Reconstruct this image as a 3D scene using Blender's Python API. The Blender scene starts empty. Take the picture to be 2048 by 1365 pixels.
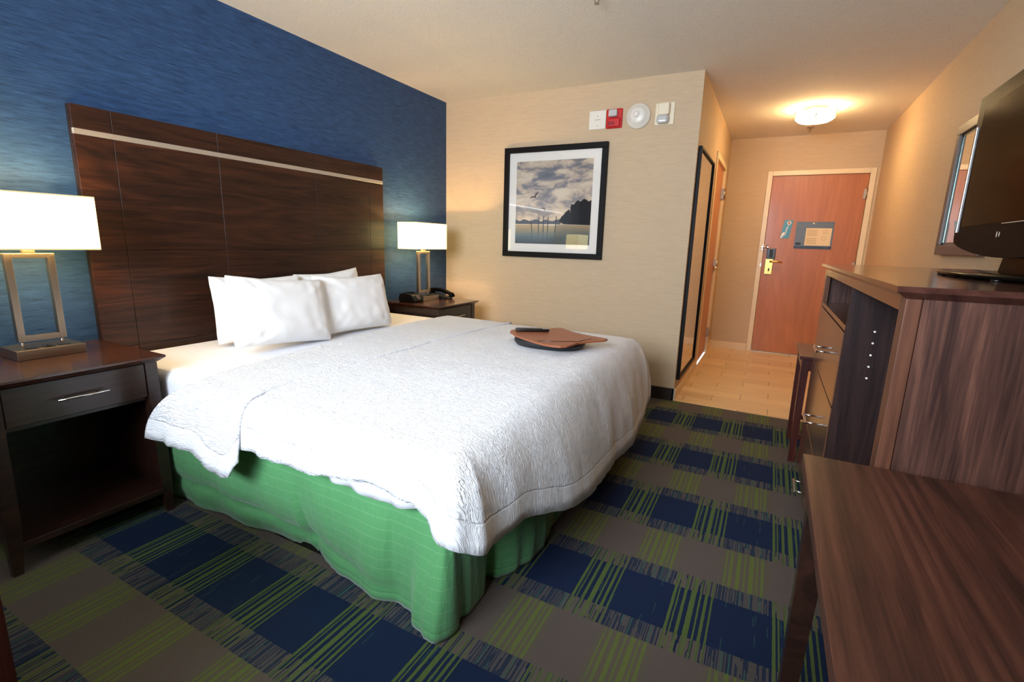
import bpy, bmesh, math, random
from mathutils import Vector, Matrix, noise
random.seed(7)
C = bpy.context.scene.collection
PI = math.pi

# ------------------------------------------------------------------ materials
def s2l(c):
    return tuple((v/255/12.92 if v/255 <= .04045 else ((v/255+.055)/1.055)**2.4) for v in c)
def rgba(c): return (*s2l(c), 1)
def newmat(name):
    m = bpy.data.materials.new(name); m.use_nodes = True
    nt = m.node_tree; b = nt.nodes['Principled BSDF']
    return m, nt, b
def N(nt, typ, **kw):
    n = nt.nodes.new(typ)
    for k, v in kw.items(): setattr(n, k, v)
    return n
def L(nt, a, b): nt.links.new(a, b)
def mth(nt, op, a, b=None, c=None, clamp=False):
    n = N(nt, 'ShaderNodeMath', operation=op); n.use_clamp = clamp
    for i, v in enumerate((a, b, c)):
        if v is None: continue
        if isinstance(v, (int, float)): n.inputs[i].default_value = v
        else: L(nt, v, n.inputs[i])
    return n.outputs[0]
def mix(nt, f, a, b):
    n = N(nt, 'ShaderNodeMix', data_type='RGBA')
    for s, v in ((n.inputs[0], f), (n.inputs[6], a), (n.inputs[7], b)):
        if isinstance(v, (int, float)): s.default_value = v
        elif isinstance(v, tuple): s.default_value = v
        else: L(nt, v, s)
    return n.outputs[2]
def ramp(nt, fac, stops, interp='LINEAR'):
    n = N(nt, 'ShaderNodeValToRGB'); n.color_ramp.interpolation = interp
    e = n.color_ramp.elements
    while len(e) < len(stops): e.new(.5)
    for i, (p, c) in enumerate(stops):
        e[i].position = p; e[i].color = c if len(c) == 4 else (*c, 1)
    L(nt, fac, n.inputs[0]); return n.outputs[0]
def noise_tex(nt, vec, scale, detail=3, rough=.5, dist=0):
    n = N(nt, 'ShaderNodeTexNoise'); n.inputs['Scale'].default_value = scale
    n.inputs['Detail'].default_value = detail; n.inputs['Roughness'].default_value = rough
    n.inputs['Distortion'].default_value = dist
    L(nt, vec, n.inputs['Vector']); return n.outputs[0]
def coords(nt, scale=(1, 1, 1), which='Object'):
    t = N(nt, 'ShaderNodeTexCoord'); m = N(nt, 'ShaderNodeMapping'); m.inputs['Scale'].default_value = scale
    L(nt, t.outputs[which], m.inputs[0]); return m.outputs[0]
def bump(nt, b, h, strength, dist=.01):
    n = N(nt, 'ShaderNodeBump'); n.inputs['Strength'].default_value = strength; n.inputs['Distance'].default_value = dist
    L(nt, h, n.inputs['Height']); L(nt, n.outputs[0], b.inputs['Normal'])

def plain(name, col, rough=.5, metal=0, spec=.5, coat=0):
    m, nt, b = newmat(name)
    b.inputs['Base Color'].default_value = rgba(col); b.inputs['Roughness'].default_value = rough
    b.inputs['Metallic'].default_value = metal; b.inputs['Specular IOR Level'].default_value = spec
    b.inputs['Coat Weight'].default_value = coat
    v = coords(nt); n = noise_tex(nt, v, 60, 2)
    r = mth(nt, 'MULTIPLY_ADD', n, .08, rough-.04, clamp=True); L(nt, r, b.inputs['Roughness'])
    return m
def wood(name, dark, light, grain='y', rough=.35, coat=0., spec=.5, fine=1., broad=1., lo=.3, hi=.72):
    m, nt, b = newmat(name)
    st = {'x': (.06, 1, 1), 'y': (1, .06, 1), 'z': (1, 1, .06)}[grain]
    v = coords(nt, st)
    n1 = noise_tex(nt, v, 14*broad, 4, .6, .6)
    st2 = tuple(s*(1 if s == 1 else .35) for s in st)
    v2 = coords(nt, st2); n2 = noise_tex(nt, v2, 260*fine, 3, .7)
    n3 = noise_tex(nt, v, 45*broad, 3, .6, 1.2)
    st3 = tuple(s*(1 if s == 1 else 1.5) for s in st)
    nl = noise_tex(nt, coords(nt, st3), 3.2*broad, 2, .4, .1)
    rings = mth(nt, 'MULTIPLY_ADD', mth(nt, 'SINE', mth(nt, 'MULTIPLY', nl, 170)), .5, .5)
    f = mth(nt, 'ADD', mth(nt, 'ADD', mth(nt, 'MULTIPLY', n1, .36), mth(nt, 'MULTIPLY', rings, .07)), mth(nt, 'ADD', mth(nt, 'MULTIPLY', n2, .30), mth(nt, 'MULTIPLY', n3, .24)))
    col = ramp(nt, f, [(lo, rgba(dark)), ((lo+hi)/2, rgba(tuple((a+c)/2 for a, c in zip(dark, light)))), (hi, rgba(light))])
    L(nt, col, b.inputs['Base Color']); b.inputs['Roughness'].default_value = rough
    b.inputs['Coat Weight'].default_value = coat; b.inputs['Coat Roughness'].default_value = .12
    b.inputs['Specular IOR Level'].default_value = spec
    bump(nt, b, n2, .05, .002)
    return m

M = {}
M['head'] = wood('walnut_headboard', (29, 14, 9), (72, 38, 23), 'y', .45, .1, spec=.3, broad=1.3, lo=.38, hi=.62)
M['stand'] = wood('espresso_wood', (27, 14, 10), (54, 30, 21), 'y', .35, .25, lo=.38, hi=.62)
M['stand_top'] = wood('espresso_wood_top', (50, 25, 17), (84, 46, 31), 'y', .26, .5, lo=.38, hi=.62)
M['desk'] = wood('walnut_desktop', (44, 24, 19), (98, 58, 44), 'y', .42, .1, spec=.3, broad=.8, lo=.38, hi=.62)
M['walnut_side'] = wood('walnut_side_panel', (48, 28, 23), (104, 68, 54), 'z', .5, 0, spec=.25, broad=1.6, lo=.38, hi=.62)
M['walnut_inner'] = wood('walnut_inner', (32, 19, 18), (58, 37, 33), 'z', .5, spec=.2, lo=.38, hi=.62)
M['walnut_front'] = wood('walnut_front', (88, 56, 40), (104, 68, 48), 'z', .24, .5, lo=.38, hi=.62)
M['walnut_post'] = wood('walnut_post', (78, 46, 32), (108, 68, 48), 'z', .45, spec=.3, lo=.38, hi=.62)
M['walnut_top'] = wood('walnut_top', (56, 30, 25), (84, 50, 42), 'y', .2, .6, lo=.38, hi=.62)
M['redwood'] = wood('dark_red_wood', (48, 16, 12), (82, 32, 22), 'z', .3, .3, lo=.38, hi=.62)
M['door'] = wood('cherry_door', (158, 88, 38), (190, 112, 56), 'z', .38, .15, broad=.6, lo=.3, hi=.7)
M['side_door'] = wood('maple_door', (176, 108, 56), (198, 128, 76), 'z', .4, .1, broad=.6)
M['tan_board'] = plain('tan_board', (158, 92, 60), .32)
M['nickel'] = plain('brushed_nickel', (178, 160, 140), .32, 1)
M['chrome'] = plain('chrome', (225, 222, 218), .12, 1)
M['brass'] = plain('brass', (214, 168, 96), .28, 1)
M['silver_strip'] = plain('silver_strip', (196, 186, 172), .35, .6)
M['black'] = plain('black_plastic', (14, 13, 13), .3)
M['black_gloss'] = plain('black_gloss', (9, 7, 6), .2, spec=.03)
M['black_soft'] = plain('black_cushion', (34, 34, 36), .55)
M['black_frame'] = plain('black_frame', (14, 11, 10), .5, spec=.15)
M['dark_rubber'] = plain('dark_baseboard', (34, 24, 22), .5)
M['dark_hole'] = plain('dark_recess', (22, 18, 16), .6)
M['white_plastic'] = plain('white_plastic', (226, 218, 206), .35)
M['cream_plastic'] = plain('cream_plastic', (228, 212, 184), .4)
M['red_plastic'] = plain('red_plastic', (196, 24, 26), .35)
M['clear_lens'] = plain('lens', (205, 205, 205), .12, .3)
M['cream_paint'] = plain('cream_door_frame', (226, 204, 166), .35)
M['mat_white'] = plain('picture_mat', (236, 225, 212), .7)
M['grey_frame'] = plain('grey_brown_frame', (92, 76, 72), .4)
M['mirror'] = plain('mirror_glass', (232, 236, 230), .02, 1)
M['bevel_glass'] = plain('bevelled_mirror_edge', (96, 118, 112), .25, 1)
M['sil'] = plain('print_silhouette', (26, 20, 18), .8)
M['hill'] = plain('print_hill', (78, 78, 82), .8)
M['teal'] = plain('teal_card', (38, 118, 134), .3)
M['slate'] = plain('slate_placard', (92, 102, 112), .4)
M['navy'] = plain('navy_strip', (34, 44, 66), .4)
M['paper'] = plain('cream_paper', (226, 200, 160), .6)
M['print_grey'] = plain('print_grey', (176, 148, 116), .7)
M['screen'] = plain('tv_screen', (10, 8, 7), .12, spec=.03)
M['tv_bezel'] = plain('tv_bezel', (12, 9, 8), .42, spec=.03)
M['window_frame'] = plain('window_frame', (210, 208, 204), .4)
M['boxspring'] = plain('boxspring', (200, 200, 205), .8)
M['tile_base'] = plain('tile_baseboard', (222, 196, 158), .35)

def glass_mat(name, rough=0.0):
    m, nt, b = newmat(name)
    for n in list(nt.nodes): nt.nodes.remove(n)
    o = N(nt, 'ShaderNodeOutputMaterial'); g = N(nt, 'ShaderNodeBsdfGlossy'); t = N(nt, 'ShaderNodeBsdfTransparent')
    g.inputs['Roughness'].default_value = .02
    fr = N(nt, 'ShaderNodeFresnel'); fr.inputs[0].default_value = 1.5
    ms = N(nt, 'ShaderNodeMixShader'); L(nt, fr.outputs[0], ms.inputs[0]); L(nt, t.outputs[0], ms.inputs[1]); L(nt, g.outputs[0], ms.inputs[2])
    L(nt, ms.outputs[0], o.inputs[0]); return m
M['glass'] = glass_mat('picture_glass')

def shade_mat(name, col, strength):
    m, nt, b = newmat(name)
    b.inputs['Base Color'].default_value = rgba((240, 232, 214)); b.inputs['Roughness'].default_value = .8
    b.inputs['Emission Color'].default_value = (*col, 1); b.inputs['Emission Strength'].default_value = strength
    return m
M['shade'] = shade_mat('lit_fabric_shade', (1, .80, .26), 2.2)
M['shade_rim'] = plain('shade_rim', (240, 216, 160), .8)
M['fixture_glass'] = shade_mat('lit_fixture_glass', (1, .70, .34), 24)
M['bulb'] = shade_mat('bulb', (1, .75, .42), 20)

def wallpaper(name, col, col2, streak='y', amp=.5, bstr=.15, rough=.7):
    m, nt, b = newmat(name)
    v = coords(nt, (.05, .05, 1) if True else (1, 1, 1))
    n = noise_tex(nt, v, 260, 4, .7)
    n2 = noise_tex(nt, coords(nt, (.12, .12, 1)), 60, 2, .5)
    f = mth(nt, 'ADD', mth(nt, 'MULTIPLY', n, .7), mth(nt, 'MULTIPLY', n2, .3))
    c = ramp(nt, f, [(.5-amp/2, rgba(col)), (.5+amp/2, rgba(col2))])
    L(nt, c, b.inputs['Base Color']); b.inputs['Roughness'].default_value = rough
    b.inputs['Specular IOR Level'].default_value = .3
    bump(nt, b, f, bstr, .003); return m
M['blue'] = wallpaper('blue_wallcovering', (22, 44, 76), (54, 88, 130), amp=.34, bstr=.35, rough=.5)
M['beige'] = wallpaper('beige_wallcovering', (186, 161, 130), (206, 180, 149), amp=.5, bstr=.1)

def ceiling_mat():
    m, nt, b = newmat('textured_ceiling')
    v = coords(nt); n = noise_tex(nt, v, 120, 4, .75)
    L(nt, ramp(nt, n, [(.3, rgba((232, 222, 206))), (.7, rgba((250, 242, 228)))]), b.inputs['Base Color'])
    b.inputs['Roughness'].default_value = .9
    bump(nt, b, n, .8, .009); return m
M['ceiling'] = ceiling_mat()

def carpet_mat():
    m, nt, b = newmat('plaid_carpet')
    g = N(nt, 'ShaderNodeNewGeometry'); s = N(nt, 'ShaderNodeSeparateXYZ'); L(nt, g.outputs['Position'], s.inputs[0])
    # slightly wavering stripe edges
    mp = N(nt, 'ShaderNodeMapping'); mp.inputs['Scale'].default_value = (60, 25, 1); L(nt, g.outputs['Position'], mp.inputs[0])
    wob = noise_tex(nt, mp.outputs[0], 1.6, 3, .6)
    x = mth(nt, 'ADD', s.outputs[0], mth(nt, 'MULTIPLY', mth(nt, 'SUBTRACT', wob, .5), .0035))
    y = mth(nt, 'ADD', s.outputs[1], mth(nt, 'MULTIPLY', mth(nt, 'SUBTRACT', wob, .5), .004))
    PX, PY = .3155, .652
    fx = mth(nt, 'FRACT', mth(nt, 'DIVIDE', mth(nt, 'SUBTRACT', x, 2.618-PX*9), PX))   # 0 = start of the green group
    fy = mth(nt, 'FRACT', mth(nt, 'DIVIDE', mth(nt, 'SUBTRACT', y, .795-PY*9), PY))    # 0 = start of the navy band
    # very fine loop-row threads running along y, broken up along their length
    def threads(w, ln, seed):
        colid = mth(nt, 'FLOOR', mth(nt, 'DIVIDE', s.outputs[0], w))
        wc = N(nt, 'ShaderNodeTexWhiteNoise', noise_dimensions='2D'); cc = N(nt, 'ShaderNodeCombineXYZ'); L(nt, colid, cc.inputs[0]); cc.inputs[1].default_value = seed; L(nt, cc.outputs[0], wc.inputs['Vector'])
        ry = mth(nt, 'FLOOR', mth(nt, 'ADD', mth(nt, 'DIVIDE', s.outputs[1], ln), mth(nt, 'MULTIPLY', wc.outputs[0], 7)))
        wn = N(nt, 'ShaderNodeTexWhiteNoise', noise_dimensions='3D'); c2 = N(nt, 'ShaderNodeCombineXYZ'); L(nt, colid, c2.inputs[0]); L(nt, ry, c2.inputs[1]); c2.inputs[2].default_value = seed; L(nt, c2.outputs[0], wn.inputs['Vector'])
        return mth(nt, 'ADD', mth(nt, 'MULTIPLY', wc.outputs[0], .62), mth(nt, 'MULTIPLY', wn.outputs[0], .38))
    th = threads(.0036, .05, 1.3); th2 = threads(.0036, .12, 5.7)
    grain = noise_tex(nt, g.outputs['Position'], 420, 2, .8)
    navy, brown, green, mixc = rgba((22, 36, 64)), rgba((92, 82, 76)), rgba((82, 98, 50)), rgba((56, 62, 70))
    teal = rgba((54, 92, 80))
    # band mask 1=navy, .5 = transition, 0=brown
    band = ramp(nt, fy, [(0, (1,)*3), (.362, (.5,)*3), (.49, (0,)*3), (.875, (.5,)*3)], 'CONSTANT')
    isnavy = mth(nt, 'GREATER_THAN', band, .75); istrans = mth(nt, 'MULTIPLY', mth(nt, 'GREATER_THAN', band, .25), mth(nt, 'LESS_THAN', band, .75))
    inblue = mth(nt, 'GREATER_THAN', band, .25)
    def stripes(lst):
        st = [(0, (0,)*3)]
        for a, w in lst: st += [(a/PX, (1,)*3), ((a+w)/PX, (0,)*3)]
        return ramp(nt, fx, st, 'CONSTANT')
    bl = stripes([(.008, .010), (.024, .005), (.042, .010), (.066, .017), (.094, .006), (.111, .011), (.132, .007)])
    # brown-band green stripes lie in line with the navy blocks
    br = stripes([(.160, .006), (.176, .010), (.200, .014), (.226, .006), (.244, .015), (.268, .006), (.284, .010)])
    ingroup = mth(nt, 'LESS_THAN', fx, .146/PX)
    # base colours
    trans_t = mth(nt, 'GREATER_THAN', th, .5)
    transc = mix(nt, .4, mix(nt, trans_t, navy, brown), mixc)
    transc = mix(nt, mth(nt, 'GREATER_THAN', th2, .84), transc, teal)
    transg = mix(nt, mth(nt, 'GREATER_THAN', th, .42), navy, brown)
    transc = mix(nt, ingroup, transc, transg)
    flecks = mth(nt, 'MULTIPLY', mth(nt, 'GREATER_THAN', th, .92), .45)
    navyc = mix(nt, flecks, navy, teal)
    base = mix(nt, isnavy, brown, navyc); base = mix(nt, istrans, base, transc)
    gsoft = mth(nt, 'MULTIPLY', bl, mth(nt, 'MULTIPLY_ADD', isnavy, .2, .75))
    base = mix(nt, mth(nt, 'MULTIPLY', gsoft, inblue), base, green)
    # brown band greens, fading near the ends into broken threads
    centre = mth(nt, 'SUBTRACT', 1, mth(nt, 'MULTIPLY', mth(nt, 'ABSOLUTE', mth(nt, 'SUBTRACT', fy, .68)), 5.0), clamp=True)
    edge = mth(nt, 'ADD', mth(nt, 'MULTIPLY', centre, .6), mth(nt, 'MULTIPLY', th2, .75))
    gb = mth(nt, 'MULTIPLY', mth(nt, 'MULTIPLY', br, mth(nt, 'SUBTRACT', 1, inblue)), mth(nt, 'MULTIPLY_ADD', mth(nt, 'GREATER_THAN', edge, .38), .35, .5))
    base = mix(nt, gb, base, rgba((94, 108, 48)))
    zone = mth(nt, 'MULTIPLY', mth(nt, 'SUBTRACT', 1, inblue), mth(nt, 'SUBTRACT', 1, ingroup))
    base = mix(nt, mth(nt, 'MULTIPLY', zone, .12), base, rgba((88, 96, 44)))
    gr = mth(nt, 'MULTIPLY_ADD', grain, 1.1, .45)
    fin = N(nt, 'ShaderNodeVectorMath', operation='SCALE'); L(nt, base, fin.inputs[0]); L(nt, gr, fin.inputs['Scale'])
    L(nt, fin.outputs[0], b.inputs['Base Color'])
    b.inputs['Roughness'].default_value = .95; b.inputs['Specular IOR Level'].default_value = .15
    bump(nt, b, mth(nt, 'ADD', grain, th), .6, .004)
    return m
M['carpet'] = carpet_mat()

def tile_mat():
    m, nt, b = newmat('wood_look_tile')
    g = N(nt, 'ShaderNodeNewGeometry'); s = N(nt, 'ShaderNodeSeparateXYZ'); L(nt, g.outputs['Position'], s.inputs[0])
    r = mth(nt, 'DIVIDE', mth(nt, 'SUBTRACT', s.outputs[1], 4.109-.148*10), .148)
    row = mth(nt, 'FLOOR', r); fr = mth(nt, 'FRACT', r)
    xo = mth(nt, 'DIVIDE', mth(nt, 'SUBTRACT', s.outputs[0], mth(nt, 'ADD', 2.49-.615*20-2.05, mth(nt, 'MULTIPLY', row, .205))), .615)
    fx = mth(nt, 'FRACT', xo); ix = mth(nt, 'FLOOR', xo)
    joint = mth(nt, 'LESS_THAN', fx, .008); seam = mth(nt, 'LESS_THAN', fr, .02)
    comb = N(nt, 'ShaderNodeCombineXYZ'); L(nt, row, comb.inputs[0]); L(nt, ix, comb.inputs[1])
    wn = N(nt, 'ShaderNodeTexWhiteNoise'); L(nt, comb.outputs[0], wn.inputs[0])
    mp = N(nt, 'ShaderNodeMapping'); mp.inputs['Scale'].default_value = (1.5, 22, 1); L(nt, g.outputs['Position'], mp.inputs[0])
    n = noise_tex(nt, mp.outputs[0], 2.5, 4, .6)
    f = mth(nt, 'ADD', mth(nt, 'MULTIPLY', n, .7), mth(nt, 'MULTIPLY', wn.outputs[0], .3))
    c = ramp(nt, f, [(.3, rgba((204, 166, 118))), (.7, rgba((232, 200, 152)))])
    c = mix(nt, mth(nt, 'MULTIPLY', seam, .35), c, rgba((150, 112, 76)))
    c = mix(nt, mth(nt, 'MULTIPLY', joint, .8), c, rgba((96, 66, 40)))
    L(nt, c, b.inputs['Base Color']); b.inputs['Roughness'].default_value = .32
    return m
M['tile'] = tile_mat()

def quilt_mat():
    m, nt, b = newmat('white_quilted_cotton')
    uv = N(nt, 'ShaderNodeUVMap'); uv.uv_map = 'UVMap'
    mp = N(nt, 'ShaderNodeMapping'); mp.inputs['Scale'].default_value = (24, 120, 1); L(nt, uv.outputs[0], mp.inputs[0])
    n = noise_tex(nt, mp.outputs[0], 1, 2, .5, 1.1)
    h = ramp(nt, n, [(.38, (0, 0, 0)), (.5, (1, 1, 1)), (.62, (0, 0, 0))])
    n2 = noise_tex(nt, coords(nt), 9, 3, .6)
    uh = N(nt, 'ShaderNodeUVMap'); uh.uv_map = 'Hem'; sh = N(nt, 'ShaderNodeSeparateXYZ'); L(nt, uh.outputs[0], sh.inputs[0])
    h = mth(nt, 'MULTIPLY', h, mth(nt, 'MULTIPLY_ADD', mth(nt, 'GREATER_THAN', sh.outputs[0], .055), .7, .3))
    groove = mth(nt, 'SUBTRACT', 1, mth(nt, 'MULTIPLY', mth(nt, 'ABSOLUTE', mth(nt, 'SUBTRACT', sh.outputs[0], .055)), 320), clamp=True)
    hh = mth(nt, 'SUBTRACT', mth(nt, 'ADD', h, mth(nt, 'MULTIPLY', n2, 1.2)), mth(nt, 'MULTIPLY', groove, .9))
    b.inputs['Base Color'].default_value = rgba((243, 243, 246)); b.inputs['Roughness'].default_value = .75
    b.inputs['Sheen Weight'].default_value = .1
    bump(nt, b, hh, .8, .005); return m
M['quilt'] = quilt_mat()
def cloth_mat(name, col, sc=14, st=.3):
    m, nt, b = newmat(name)
    n = noise_tex(nt, coords(nt), sc, 4, .6, .8)
    b.inputs['Base Color'].default_value = rgba(col); b.inputs['Roughness'].default_value = .8
    bump(nt, b, n, st, .01); return m
M['pillow'] = cloth_mat('white_pillow_cotton', (240, 238, 236), 14, .08)
M['sheet'] = cloth_mat('white_sheet', (236, 236, 240), 8, .3)
def skirt_mat():
    m, nt, b = newmat('green_bed_skirt_fabric')
    uv = N(nt, 'ShaderNodeUVMap'); uv.uv_map = 'UVMap'; s = N(nt, 'ShaderNodeSeparateXYZ'); L(nt, uv.outputs[0], s.inputs[0])
    w = noise_tex(nt, coords(nt), 10, 2)
    f1 = mth(nt, 'FRACT', mth(nt, 'MULTIPLY_ADD', s.outputs[1], 26, mth(nt, 'MULTIPLY', w, .25)))
    f2 = mth(nt, 'FRACT', mth(nt, 'MULTIPLY', s.outputs[0], 22))
    l1 = mth(nt, 'LESS_THAN', f1, .045); l2 = mth(nt, 'LESS_THAN', f2, .03)
    hem = mth(nt, 'LESS_THAN', mth(nt, 'ABSOLUTE', mth(nt, 'SUBTRACT', s.outputs[1], .045)), .0016)
    c = mix(nt, mth(nt, 'MULTIPLY', l1, .32), rgba((84, 148, 92)), rgba((160, 200, 150)))
    c = mix(nt, mth(nt, 'MULTIPLY', l2, .15), c, rgba((130, 180, 116)))
    c = mix(nt, mth(nt, 'MULTIPLY', hem, .5), c, rgba((30, 92, 42)))
    L(nt, c, b.inputs['Base Color']); b.inputs['Roughness'].default_value = .5
    b.inputs['Sheen Weight'].default_value = .2
    n = noise_tex(nt, coords(nt, (3, 3, .8)), 9, 4, .6)
    bump(nt, b, n, .4, .012); return m
M['skirt'] = skirt_mat()

def print_mat(x0, x1, z0, z1):
    m, nt, b = newmat('lake_photograph')
    t = N(nt, 'ShaderNodeNewGeometry'); s = N(nt, 'ShaderNodeSeparateXYZ'); L(nt, t.outputs['Position'], s.inputs[0])
    v = mth(nt, 'DIVIDE', mth(nt, 'SUBTRACT', s.outputs[2], z0), z1-z0); u = mth(nt, 'DIVIDE', mth(nt, 'SUBTRACT', s.outputs[0], x0), x1-x0)
    mp = N(nt, 'ShaderNodeMapping'); mp.inputs['Scale'].default_value = (3.4, 1, 8); mp.inputs['Location'].default_value = (.9, 0, .4); L(nt, t.outputs['Position'], mp.inputs[0])
    cl = noise_tex(nt, mp.outputs[0], 1.5, 6, .6, .4)
    sky = ramp(nt, cl, [(.32, rgba((84, 90, 102))), (.44, rgba((132, 126, 128))), (.51, rgba((212, 184, 156))), (.62, rgba((244, 220, 188)))])
    glow = ramp(nt, v, [(.24, rgba((238, 196, 140))), (.45, rgba((190, 170, 150))), (.75, rgba((130, 124, 122))), (1, rgba((110, 104, 100)))])
    skyc = mix(nt, .35, sky, glow)
    mp2 = N(nt, 'ShaderNodeMapping'); mp2.inputs['Scale'].default_value = (1, 1, 30); L(nt, t.outputs['Position'], mp2.inputs[0])
    wv = noise_tex(nt, mp2.outputs[0], 3, 3)
    wat = ramp(nt, mth(nt, 'ADD', v, mth(nt, 'MULTIPLY', mth(nt, 'SUBTRACT', wv, .5), .06)), [(0, rgba((60, 66, 72))), (.09, rgba((92, 108, 108))), (.17, rgba((150, 136, 104))), (.225, rgba((196, 158, 106))), (.243, rgba((240, 226, 196)))])
    wat = mix(nt, mth(nt, 'MULTIPLY', mth(nt, 'GREATER_THAN', u, .55), .4), wat, rgba((92, 84, 80)))
    c = mix(nt, mth(nt, 'GREATER_THAN', v, .245), wat, skyc)
    L(nt, c, b.inputs['Base Color']); b.inputs['Roughness'].default_value = .7
    return m

# ------------------------------------------------------------------ mesh helpers
def BM(): return bmesh.new()
def box(bm, x0, x1, y0, y1, z0, z1, bev=0, seg=2, mi=0):
    r = bmesh.ops.create_cube(bm, size=1)
    vs = r['verts']
    for v in vs: v.co = Vector(((x0+x1)/2+v.co.x*(x1-x0), (y0+y1)/2+v.co.y*(y1-y0), (z0+z1)/2+v.co.z*(z1-z0)))
    fs = set(f for v in vs for f in v.link_faces)
    for f in fs: f.material_index = mi
    if bev:
        es = list(set(e for v in vs for e in v.link_edges))
        bmesh.ops.bevel(bm, geom=es, offset=bev, segments=seg, profile=.5, affect='EDGES')
    return vs
def quadbar(bm, bot, top, hb, ht, mi=0):
    """tapered square bar between two points; half sizes (hx,hy)"""
    vs = []
    for (p, h) in ((bot, hb), (top, ht)):
        for sx, sy in ((-1, -1), (1, -1), (1, 1), (-1, 1)): vs.append(bm.verts.new((p[0]+sx*h[0], p[1]+sy*h[1], p[2])))
    for f in ((0, 3, 2, 1), (4, 5, 6, 7), (0, 1, 5, 4), (1, 2, 6, 5), (2, 3, 7, 6), (3, 0, 4, 7)):
        bm.faces.new([vs[i] for i in f]).material_index = mi
def cyl(bm, p0, p1, r0, r1=None, seg=24, cap=True, mi=0):
    r1 = r0 if r1 is None else r1
    p0, p1 = Vector(p0), Vector(p1); d = (p1-p0).normalized()
    a = d.orthogonal().normalized(); c = d.cross(a)
    A = [bm.verts.new(p0+(a*math.cos(t)+c*math.sin(t))*r0) for t in [2*PI*i/seg for i in range(seg)]]
    B = [bm.verts.new(p1+(a*math.cos(t)+c*math.sin(t))*r1) for t in [2*PI*i/seg for i in range(seg)]]
    for i in range(seg):
        f = bm.faces.new((A[i], A[(i+1) % seg], B[(i+1) % seg], B[i])); f.smooth = True; f.material_index = mi
    if cap:
        bm.faces.new(A[::-1]).material_index = mi; bm.faces.new(B).material_index = mi
def lathe(bm, prof, centre, axis='z', seg=40, mi=0, sx=1, sy=1):
    """prof: (radius, height) list"""
    cx, cy, cz = centre; rings = []
    for r, h in prof:
        ring = []
        for i in range(seg):
            t = 2*PI*i/seg; a, b_ = r*math.cos(t)*sx, r*math.sin(t)*sy
            co = {'z': (cx+a, cy+b_, cz+h), 'y': (cx+a, cy+h, cz+b_), 'x': (cx+h, cy+a, cz+b_)}[axis]
            ring.append(bm.verts.new(co))
        rings.append(ring)
    for A, B in zip(rings, rings[1:]):
        for i in range(seg):
            f = bm.faces.new((A[i], A[(i+1) % seg], B[(i+1) % seg], B[i])); f.smooth = True; f.material_index = mi
    bm.faces.new(rings[0][::-1]).material_index = mi; bm.faces.new(rings[-1]).material_index = mi
def prism(bm, pts, axis, a0, a1, mi=0, smooth=False):
    """polygon pts in the two other axes, extruded along axis from a0 to a1"""
    def co(p, a): return {'z': (p[0], p[1], a), 'x': (a, p[0], p[1]), 'y': (p[0], a, p[1])}[axis]
    A = [bm.verts.new(co(p, a0)) for p in pts]; B = [bm.verts.new(co(p, a1)) for p in pts]
    n = len(pts)
    f1 = bm.faces.new(A[::-1]); f2 = bm.faces.new(B); f1.material_index = f2.material_index = mi
    for i in range(n):
        f = bm.faces.new((A[i], A[(i+1) % n], B[(i+1) % n], B[i])); f.material_index = mi; f.smooth = smooth
    return A+B
def tube(bm, pts, r, seg=10, mi=0):
    pts = [Vector(p) for p in pts]; rings = []
    for i, p in enumerate(pts):
        d = (pts[min(i+1, len(pts)-1)]-pts[max(i-1, 0)]).normalized()
        a = d.cross(Vector((0, 0, 1)));
        if a.length < 1e-3: a = d.cross(Vector((1, 0, 0)))
        a.normalize(); c = d.cross(a)
        rings.append([bm.verts.new(p+(a*math.cos(t)+c*math.sin(t))*r) for t in [2*PI*k/seg for k in range(seg)]])
    for A, B in zip(rings, rings[1:]):
        for k in range(seg):
            f = bm.faces.new((A[k], A[(k+1) % seg], B[(k+1) % seg], B[k])); f.smooth = True; f.material_index = mi
    bm.faces.new(rings[0][::-1]); bm.faces.new(rings[-1])

def obj(name, bm, mat, parent=None, smooth=False, label=None, mods=None):
    """world-space bmesh -> ONE object; under a parent it is stored relative to the parent's root location"""
    bmesh.ops.recalc_face_normals(bm, faces=bm.faces)
    me = bpy.data.meshes.new(name)
    off = Vector((0, 0, 0)); r = parent
    while r is not None: off += Vector(r.location); r = r.parent
    if off.length: bmesh.ops.translate(bm, vec=-off, verts=bm.verts)
    if smooth:
        for f in bm.faces: f.smooth = True
    bm.to_mesh(me); bm.free()
    for mm in (mat if isinstance(mat, (list, tuple)) else [mat]): me.materials.append(M[mm] if isinstance(mm, str) else mm)
    o = bpy.data.objects.new(name, me); C.objects.link(o)
    if parent: o.parent = parent
    if label: o['label'] = label
    return o
def tag(o, label, cat, group=None):
    o['label'] = label; o['category'] = cat
    if group: o['group'] = group
    return o
def thing(name, loc, label, cat, group=None):
    o = bpy.data.objects.new(name, None); o.location = loc; o.empty_display_size = .1; C.objects.link(o)
    return tag(o, label, cat, group)
def struct(name, bm=None, mat=None, loc=(0, 0, 0)):
    if bm is None:
        o = bpy.data.objects.new(name, None); o.location = loc; C.objects.link(o)
    else: o = obj(name, bm, mat)
    o['kind'] = 'structure'; return o
def copy_tree(o, parent=None):
    c = o.copy(); C.objects.link(c); c.parent = parent
    for ch in [k for k in bpy.data.objects if k.parent == o]: copy_tree(ch, c)
    return c

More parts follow.
